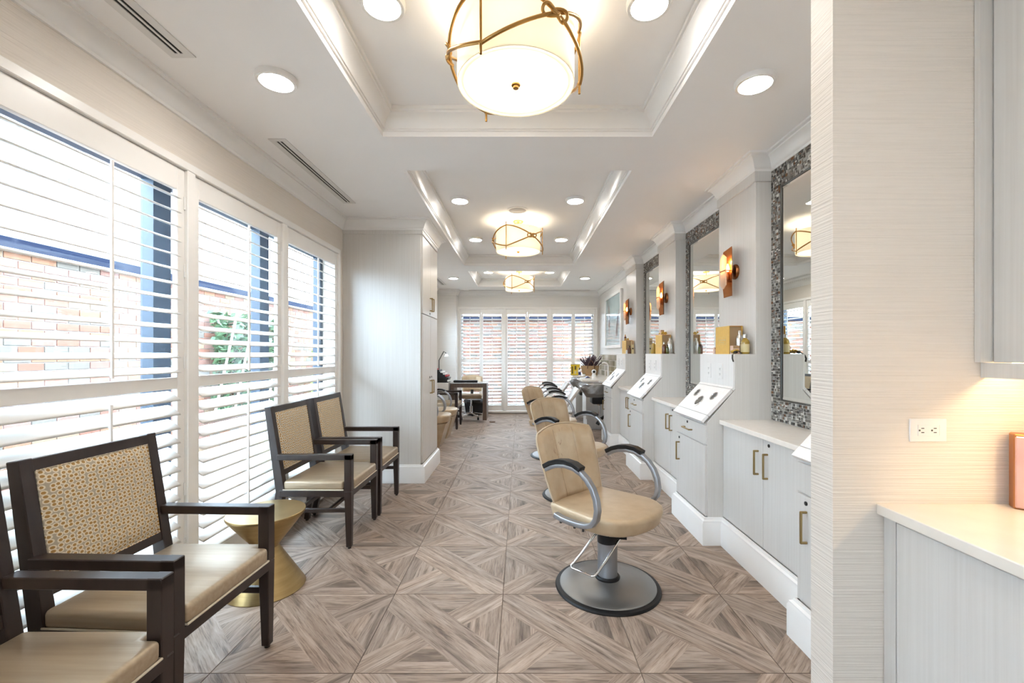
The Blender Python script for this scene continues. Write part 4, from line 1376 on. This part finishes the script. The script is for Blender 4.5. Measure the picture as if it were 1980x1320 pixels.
# third station
gift_box(1.565, 4.83, 5.06, .212, 'yellow gift box topped with gold flowers on the middle ledge')
flowers((1.60, 4.89, SZ + .213), 26, .05, 'gold dried blossoms on top of the yellow box, middle ledge', 3, (.7, 1, .5))
small_box(1.60, 1.64, 4.98, 5.03, SZ + .212, .06, 'small pink soap carton standing on top of the middle yellow box')
bottle('silver_bottle', 1.635, 4.775, SZ, .175, .03, 'tall silver aluminium bottle on the middle ledge corner', 'silver', 'silver', .024)
bottle('oil_bottle', 1.575, 4.79, SZ, .13, .022, 'slim brown oil bottle with clear cap on the middle ledge', 'brownglass', 'silver', .024)
bottle('olive_bottle', 1.605, 4.765, SZ, .10, .018, 'short olive bottle between the brown and silver bottles', 'olive', 'dark', .018)
bottle('amber_bottle', 1.58, 5.18, SZ, .15, .03, 'amber bottle behind the yellow box on the middle ledge', 'amber', 'silver', .024)
# fourth station
gift_box(1.565, 6.47, 6.72, .20, 'yellow gift box on the farthest ledge', text=False)
bottle('pump_bottle', 1.605, 6.42, SZ, .115, .022, 'brown pump bottle in front of the farthest yellow box', 'brownglass', 'bplastic', .02, pump=True)
bottle('white_bottle', 1.565, 6.43, SZ, .07, .013, 'tiny white bottle beside the brown pump bottle, farthest ledge', 'white', 'red', .012)
small_box(1.63, 1.665, 6.40, 6.44, SZ, .19, 'tall slim yellow carton at the corner of the farthest ledge', 'label')
bottle('oil_bottle', 1.60, 6.66, SZ + .2005, .09, .018, 'brown oil bottle standing on top of the farthest yellow box', 'brownglass', 'orange', .025)
flowers((1.60, 6.55, SZ + .201), 16, .05, 'gold dried blossoms on top of the farthest yellow box', 6, (.6, 1, .4))
# first station (seen in the mirror)
bottle('amber_bottle', 1.62, 1.98, SZ, .16, .034, 'amber bottle on the nearest station ledge, seen in the mirror', 'amber', 'silver', .028, sx=.75, lab='label')

# ================================================================== NEAR RIGHT: counter, wall cabinet
CZ = .886
CXF = 1.123
t = thing('counter_cabinet', 'pale wood base cabinet at the bottom right corner', 'cabinet', (0, 0, 0))
g = G(); g.box(CXF + .042, XR - .003, -1.0, PY0 - .002, 0, CZ - .033); g.obj('body', 'lam', t)
g = G(); g.box(CXF + .024, CXF + .042, PY0 - .045, PY0 - .002, .02, CZ - .034); g.obj('filler', 'lam', t)
for i in range(4):
    y1_ = PY0 - .049 - i * .56
    g = G(); g.box(CXF + .022, CXF + .042, y1_ - .556, y1_, .10, CZ - .042, .0015); g.obj('door', 'lam', t)
g = G(); g.box(CXF, XR - .002, -1.0, PY0 - .001, CZ - .032, CZ, .003, 2)
tag(g.obj('countertop', mottled('counter_quartz', (.78, .73, .66), (.82, .77, .70), (12, 12, 12), .12)), 'smooth cream worktop at the right edge under warm light', 'countertop')
UX = 1.468
t = thing('wall_cabinet', 'pale wood wall cabinet at the upper right corner', 'cabinet', (0, 0, 0))
g = G(); g.box(UX + .020, XR - .003, -1.0, PY0 - .002, 1.332, 2.765); g.obj('body', 'lam', t)
g = G(); g.box(UX - .036, UX + .020, PY0 - .020, PY0 - .002, 1.332, 2.765); g.obj('filler', 'lam', t)
for i in range(4):
    y1_ = PY0 - .024 - i * .58
    g = G(); g.box(UX, UX + .020, y1_ - .576, y1_, 1.332, 2.76, .0015); g.obj('door', 'lam', t)
g = G(); g.box(UX - .016, UX + .002, -1.0, PY0 - .002, 1.284, 1.331); g.obj('light_rail', 'lam', t)
g = G(); g.box(UX + .04, UX + .075, -.9, PY0 - .04, 1.318, 1.331); g.obj('light_strip', 'strip', t)
o = outlet(None, (1.2845, PY0, 1.118), (1, 0, 0), (0, -1, 0), vertical=False)
o.name = 'wall_outlet'; tag(o, 'cream wall outlet above the worktop at right', 'outlet')
t = thing('copper_box', 'copper box with shiny pink front on the worktop, right edge', 'box', (1.503, 1.33, CZ), R(-40))
g = G(); g.prism([(0, .004, 0), (-.006, .035, 0), (.0, .062, 0), (.20, .062, 0), (.20, .004, 0)], (0, 0, .228), .003, 1); g.obj('case', 'coppercard', t)
g = G(); g.box(.002, .198, -.003, .004, .005, .222, .003); g.obj('front_panel', 'rosegold', t)
# ================================================================== BACK RIGHT: shampoo area
t = thing('basin_cabinet', 'narrow white cabinet with a brass drawer handle between the basins', 'cabinet', (0, 0, 0))
g = G(); g.box(1.19, XR - .002, 7.80, 8.25, .02, .853); g.obj('body', 'lam', t)
g = G(); g.box(1.172, 1.19, 7.804, 8.246, .71, .85, .002); d = g.obj('drawer', 'lam', t)
pull(d, (1.172, 7.95, .78), (1.172, 8.10, .78), (-.028, 0, 0))
g = G(); g.box(1.172, 1.19, 7.804, 8.246, .19, .704, .002); g.obj('door', 'lam', t)
g = G(); g.sweep([(1.19, 8.25), (1.19, 7.80), (XR, 7.80)][::-1], [(-o_, z) for o_, z in base_prof]); 
pl = g.obj('plinth', 'trim', t)
g = G(); g.box(1.40, XR - .002, 6.925, 7.78, .85, .886, .003); g.box(1.10, XR - .002, 7.78, 8.35, .854, .886, .003); g.box(1.38, XR - .002, 8.35, 9.20, .854, .886, .003); g.box(1.10, XR - .002, 9.20, YB - .10, .854, .886, .003)
o = g.obj('countertop', 'quartz'); tag(o, 'cream worktop around the shampoo basins by the back wall', 'countertop')
o['kind'] = 'thing'
t = thing('end_cabinet', 'low pale cabinet under the basket in the back right corner', 'cabinet', (0, 0, 0))
g = G(); g.box(1.19, XR - .002, 9.22, YB - .10, 0, .853); g.obj('body', 'lam', t)
g = G(); g.box(1.172, 1.19, 9.224, YB - .104, .12, .85, .002); g.obj('door', 'lam', t)
def basin(y, label):
    t = thing('shampoo_basin', label, 'basin', (1.25, y, .62), 0, 'film covered shampoo basins')
    g = G()
    rows_ = [(.16, .14, 0.02, .0), (.20, .19, .09, -.01), (.225, .235, .18, -.02), (.235, .25, .235, -.025), (.215, .23, .24, -.02), (.18, .19, .17, -.01), (.12, .12, .06, 0)]
    rings = []
    for rx, ry, z, dx in rows_:
        ring = []
        for k in range(28):
            a = 2 * math.pi * k / 28
            cx, sy_ = math.cos(a), math.sin(a)
            f = 1.0
            x = dx + rx * abs(cx) ** .7 * (1 if cx > 0 else -1)
            yv = ry * abs(sy_) ** .7 * (1 if sy_ > 0 else -1)
            zz = z
            if cx < -.75 and z > .15: zz -= .05 * (-cx - .75) / .25
            ring.append(g.bm.verts.new((x, yv, zz)))
        rings.append(ring)
    fs = []
    for A_, B2 in zip(rings, rings[1:]):
        for k in range(28): fs.append(g.bm.faces.new((A_[k], A_[(k + 1) % 28], B2[(k + 1) % 28], B2[k])))
    fs.append(g.bm.faces.new(rings[0][::-1])); fs.append(g.bm.faces.new(rings[-1]))
    bmesh.ops.recalc_face_normals(g.bm, faces=fs)
    g.obj('bowl', 'hose', t, 50)
    g = G(); g.lathe([(.245, .09), (.262, .17), (.268, .225), (.258, .25), (.235, .252)], 28, (-.02, 0, 0), cap=False, sx=.98, sy=1.02)
    rl = random.Random(int(y * 10))
    for v_ in g.bm.verts: v_.co += Vector((rl.uniform(-.012, .012), rl.uniform(-.012, .012), rl.uniform(-.012, .012)))
    g.obj('clear_film', 'film', t)
    g = G(); g.box(-.08, .20, -.15, .15, -.09, .03, .03, 3); g.obj('tub', 'bplastic', t, 40)
    g = G(); g.tube([(.06, 0, -.09), (.06, 0, -.26)], .016, 10); g.lathe([(.045, -.10), (.03, -.12)], 14, (.06, 0, 0)); g.obj('drain_pipe', 'chrome', t, 40)
    g = G(); g.tube([(.16, -.02, -.05), (.20, -.05, -.16), (.15, -.06, -.28), (.06, -.04, -.34), (.01, -.03, -.42), (.04, -.02, -.44), (.10, .0, -.35), (.18, .03, -.30), (.2, .03, -.43)], .018, 8); g.obj('hose', 'black', t, 50)
    g = G(); g.box(.18, .58, -.12, .12, .12, .20, .01); g.obj('mounting_bracket', 'bplastic', t)
    return t
basin(7.25, 'grey shampoo basin wrapped in clear film, nearer one beside the farthest station')
basin(8.76, 'grey shampoo basin wrapped in clear film, farther one')

# tile backsplash on the right wall above the worktop
bs_y0, bs_y1, bs_z0, bs_z1 = 6.93, 9.86, .888, 1.335
g = G(); g.box(XR - .006, XR - .0005, bs_y0, bs_y1, bs_z0, bs_z1); gb = g.obj('backsplash_bed', 'wgrout', wall_right)
tm = []
for nm in ('greytile', 'greytile2', 'greytile3'):
    g = G(); g.box(-.006, 0, .004, .142, .003, .106, .001); me = bpy.data.meshes.new('tile'); g.bm.to_mesh(me); g.bm.free(); me.materials.append(M[nm]); tm.append(me)
for j in range(4):
    n = 19
    for i in range(n):
        y = bs_y0 + .02 + i * .146 + (.073 if j % 2 else 0)
        if y + .146 > bs_y1: continue
        o = link('tile', random.Random(i * 7 + j).choice(tm), wall_right); o.location = (XR - .006, y, bs_z0 + .002 + j * .1105)
g = G(); g.box(XR - .018, XR - .0005, bs_y0, bs_y1, bs_z1, bs_z1 + .015); g.obj('backsplash_edge', 'trim', wall_right)

# framed picture
t = thing('framed_picture', 'white framed pale blue feather picture on the back right wall', 'picture', (XR, 0, 0))
py0, py1, pz0, pz1 = 7.66, 9.10, 1.46, 2.50
fr = .055
g = G()
g.box(-.045, -.001, py0, py0 + fr, pz0, pz1, .003); g.box(-.045, -.001, py1 - fr, py1, pz0, pz1, .003)
g.box(-.045, -.001, py0 + fr, py1 - fr, pz0, pz0 + fr, .003); g.box(-.045, -.001, py0 + fr, py1 - fr, pz1 - fr, pz1, .003)
g.obj('frame', 'trim', t)
g = G(); g.box(-.02, -.002, py0 + fr, py1 - fr, pz0 + fr, pz1 - fr); pr = g.obj('print', 'artblue', t)
def feather(cy, cz, l, w, tilt, m):
    n = 14; V = []
    for i in range(n + 1):
        u = i / n; V.append((u * l - l / 2, w * math.sin(math.pi * u) ** .7))
    V2 = V + [(a, -b) for a, b in V[-2:0:-1]]
    ca, sa = math.cos(tilt), math.sin(tilt)
    g = G(); g.prism([(-.021, cy + a * sa + b * ca, cz + a * ca - b * sa) for a, b in V2], (.001, 0, 0)); g.obj('feather', m, pr)
feather(8.75, 2.02, .62, .075, .08, 'artgrey'); feather(8.70, 2.02, .55, .02, .08, 'artsilver')
feather(8.00, 1.90, .60, .08, -.5, 'artgrey'); feather(8.02, 1.92, .50, .025, -.5, 'artsilver')
g = G(); g.box(-.030, -.028, py0 + fr, py1 - fr, pz0 + fr, pz1 - fr); g.obj('pane', 'glass', t)

# items on the far worktop
t = thing('wicker_basket', 'woven wicker basket with leather handles on the far worktop', 'basket', (1.50, 9.42, .886))
g = G()
prof = []
for i in range(11):
    z = .21 * i / 10; prof.append((.135 + .04 * (i / 10) + (.004 if i % 2 else 0), z))
g.lathe(prof + [(.165, .21), (.13, .02)], 32, cap=True, sx=1.15); g.obj('body', 'wicker', t, 50)
for s in (-1, 1):
    g = G(); g.tube([(-.075, s * .165, .15)] + [(-.075 + .15 * u, s * (.17), .19 + .13 * math.sin(math.pi * u)) for u in [k / 8 for k in range(9)]] + [(.075, s * .165, .15)], .009, 7); g.obj('handle', 'leather', t, 50)
rl = random.Random(9)
t = thing('dried_lavender', 'bunch of dried dark lavender standing in the wicker basket', 'lavender', (1.52, 9.44, .93))
g = G()
for _ in range(90):
    a = rl.uniform(0, 6.28); q = rl.uniform(.05, .24); h_ = rl.uniform(.22, .40)
    g.tube([(0, 0, 0), (q * .5 * math.cos(a), q * .5 * math.sin(a), h_ * .55), (q * math.cos(a), q * math.sin(a), h_)], [.003, .004, .009], 4)
stuff(g.obj('stalks', 'lavender', t))
t = thing('yellow_gift_set', 'flat yellow gift set box leaning beside the wicker basket', 'box', (1.20, 9.52, .887), R(-4))
g = G(); g.box(-.10, .10, -.02, .02, 0, .235, .003); g.obj('tray', 'yellow', t)
g = G()
for a0, a1, b0, b1 in ((-.10, -.095, 0, .235), (.095, .10, 0, .235), (-.095, .095, .23, .235), (-.095, .095, 0, .005)): g.box(a0, a1, -.024, -.0205, b0, b1)
g.obj('edge', 'olivecard', t)
for a0, a1, b0, b1, m_ in ((-.08, -.05, .03, .19, 'olivecard'), (-.02, .02, .12, .2, 'olivecard'), (.045, .075, .05, .17, 'label'), (-.02, .02, .03, .09, 'label')):
    g = G(); g.box(a0, a1, -.026, -.0205, b0, b1, .004, 2); g.obj('set_item', m_, t)
bottle('lotion_bottle', 1.265, 9.30, .886, .16, .030, 'white lotion bottle with navy label before the yellow gift set', 'white', 'bplastic', .03, lab='navy', group='bottles on the far worktop')
t = thing('small_jar', 'small cream jar with gold lid beside the wicker basket', 'jar', (1.35, 9.26, .886))
g = G(); g.lathe([(.03, 0), (.033, .01), (.033, .035)], 20); g.obj('body', 'white', t, 40)
g = G(); g.lathe([(.033, .036), (.034, .05), (.028, .055)], 20); g.obj('lid', 'gold', t, 40)
t = thing('white_camera', 'white round-headed camera with a black lens on the far worktop', 'camera', (1.50, 8.90, .886), R(0))
g = G(); g.lathe([(.050, 0), (.050, .02), (.038, .045), (.034, .06)], 22); g.obj('foot', 'white', t, 40)
g = G(); g.ball((0, 0, .10), .050, 18); g.obj('head', 'white', t, 60)
g = G(); g.lathe([(.026, -.045), (.022, -.052), (.001, -.053)], 18, (-.006, 0, .102), axis='y'); g.obj('lens', 'black', t, 40)
t = thing('white_faucet', 'white spray faucet behind the basins at the tiled wall', 'faucet', (1.70, 8.45, .886))
g = G(); g.tube([(0, 0, 0), (0, 0, .24), (-.02, 0, .28), (-.08, 0, .30), (-.12, 0, .285)], .014, 8); g.obj('spout', 'white', t, 50)
g = G(); g.lathe([(.03, 0), (.026, .02)], 16); g.obj('flange', 'white', t, 40)
t = thing('folded_towel', 'folded white and blue towel on the far worktop edge', 'towel', (1.22, 8.15, .887))
g = G(); g.box(-.10, .10, -.07, .07, 0, .018, .006, 2); g.obj('cloth', 'white', t, 40)
g = G(); g.prism([(-.02, -.065, .018), (.09, -.065, .018), (.03, -.065, .05)], (0, .13, 0), .004, 2); g.obj('corner', 'navy', t, 40)

# ================================================================== BACK LEFT: manicure desk and trolley
t = thing('manicure_desk', 'walnut manicure desk with panel legs at the back left', 'desk', (0, 0, 0))
g = G(); g.box(-1.37, -.655, 8.55, 9.00, .768, .785, .003); g.obj('top', mat('desk_top_grey', (.42, .42, .43), .15), t)
g = G(); g.box(-1.37, -.66, 8.56, 8.99, .69, .767); g.obj('apron', 'deskwood', t)
g = G(); g.box(-.735, -.66, 8.56, 8.99, .05, .689); g.obj('leg_panel', 'deskwood', t)
g = G(); g.box(-1.37, -1.30, 8.56, 8.99, .0, .689); g.obj('leg_panel', 'deskwood', t)
g = G(); g.box(-.725, -.67, 8.58, 8.97, 0, .049); g.obj('foot', 'chrome', t)
t = thing('arm_cushion', 'black padded arm rest lying on the walnut desk', 'cushion', (-1.08, 8.66, .785))
g = G(); g.box(-.24, .24, -.06, .06, .0, .045, .018, 3); g.obj('pad', 'black', t, 40)
t = thing('manicure_chair', 'beige office chair with chrome star base behind the walnut desk', 'office chair', (-1.03, 9.16, 0), R(-90))
for k in range(5):
    a = R(36 + 72 * k)
    g = G(); g.beam((.03 * math.cos(a), .03 * math.sin(a), .12), (.29 * math.cos(a), .29 * math.sin(a), .075), .035, .025, (-math.sin(a), math.cos(a), 0)); sp_ = g.obj('spoke', 'chrome', t)
    g = G(); g.lathe([(.028, -.018), (.030, 0), (.028, .018)], 16, (.29 * math.cos(a), .29 * math.sin(a), .03), axis='y'); g.obj('caster', 'black', sp_, 40)
g = G(); g.lathe([(.030, .10), (.030, .26), (.016, .26), (.016, .43)], 18); g.obj('gas_column', 'chrome', t, 40)
g = G(); g.prism([(x, y, .43) for x, y in ((-.22, -.22), (.22, -.24), (.25, 0), (.22, .24), (-.22, .22))], (0, 0, .075), .025, 3); g.obj('seat', 'vinyl', t, 50)
chair_back(t, 'vinyl', z0=.56, h=.30, lean=.06, xb=-.20, w0=.40, w1=.44)
g = G(); g.beam((-.12, 0, .44), (-.24, 0, .70), .06, .015); g.obj('back_bracket', 'black', t)
t = thing('waste_bin', 'black lined waste bin behind the manicure chair', 'bin', (-1.02, 9.66, 0))
g = G(); g.lathe([(.15, 0), (.19, .34)], 4, sx=1.2); g.obj('body', 'bplastic', t)
g = G(); g.lathe([(.197, .27), (.203, .30), (.20, .345), (.19, .35)], 16, sx=1.05, sy=.9, cap=False); g.obj('liner', 'binblack', t)
t = thing('drying_unit', 'black domed polish rack with white front on a cream stand', 'nail rack', (-1.585, 8.62, 0))
g = G(); g.box(-.20, .19, -.18, .18, 0, .79, .004); g.obj('stand', 'plate', t)
n = 12
pts = [(-.20, -.16, .792), (.19, -.16, .792)] + [(-.20 + .39 * math.cos(math.pi / 2 * k / n), -.16, .792 + .26 * math.sin(math.pi / 2 * k / n)) for k in range(1, n + 1)]
g = G(); g.prism(pts, (0, .32, 0), .002, 1); g.obj('dome', 'bplastic', t)
for k in range(8):
    a = math.pi / 2 * (k + .5) / 8.2
    g = G(); c_, s_ = math.cos(a), math.sin(a)
    g.box(-.20 + .385 * c_ - .012, -.20 + .385 * c_ + .028, -.17, .15, .80 + .255 * s_ - .01, .80 + .255 * s_ + .02, .004); g.obj('polish_row', ('white', 'bplastic', 'red', 'white')[k % 4], t)
t = thing('task_lamp', 'small black task lamp clamped above the polish rack', 'lamp', (-1.66, 8.93, 0))
g = G(); g.tube([(0, 0, .0), (0, 0, 1.22), (.10, -.02, 1.40), (.155, -.03, 1.36)], .010, 8); g.lathe([(.11, 0), (.11, .012)], 20); g.obj('arm', 'black', t, 50)
g = G(); g.lathe([(.02, .05), (.05, .0)], 18, (.16, -.03, 1.30), cap=False); g.obj('head', 'silver', t, 50)
t = thing('floor_disc', 'small brown round disc lying on the floor beside the desk leg', 'disc', (-.555, 8.66, 0))
g = G(); g.lathe([(.058, 0), (.06, .004), (.058, .012), (.05, .016)], 28); g.obj('pad', mat('brown_disc', (.16, .09, .05), .5), t, 40)
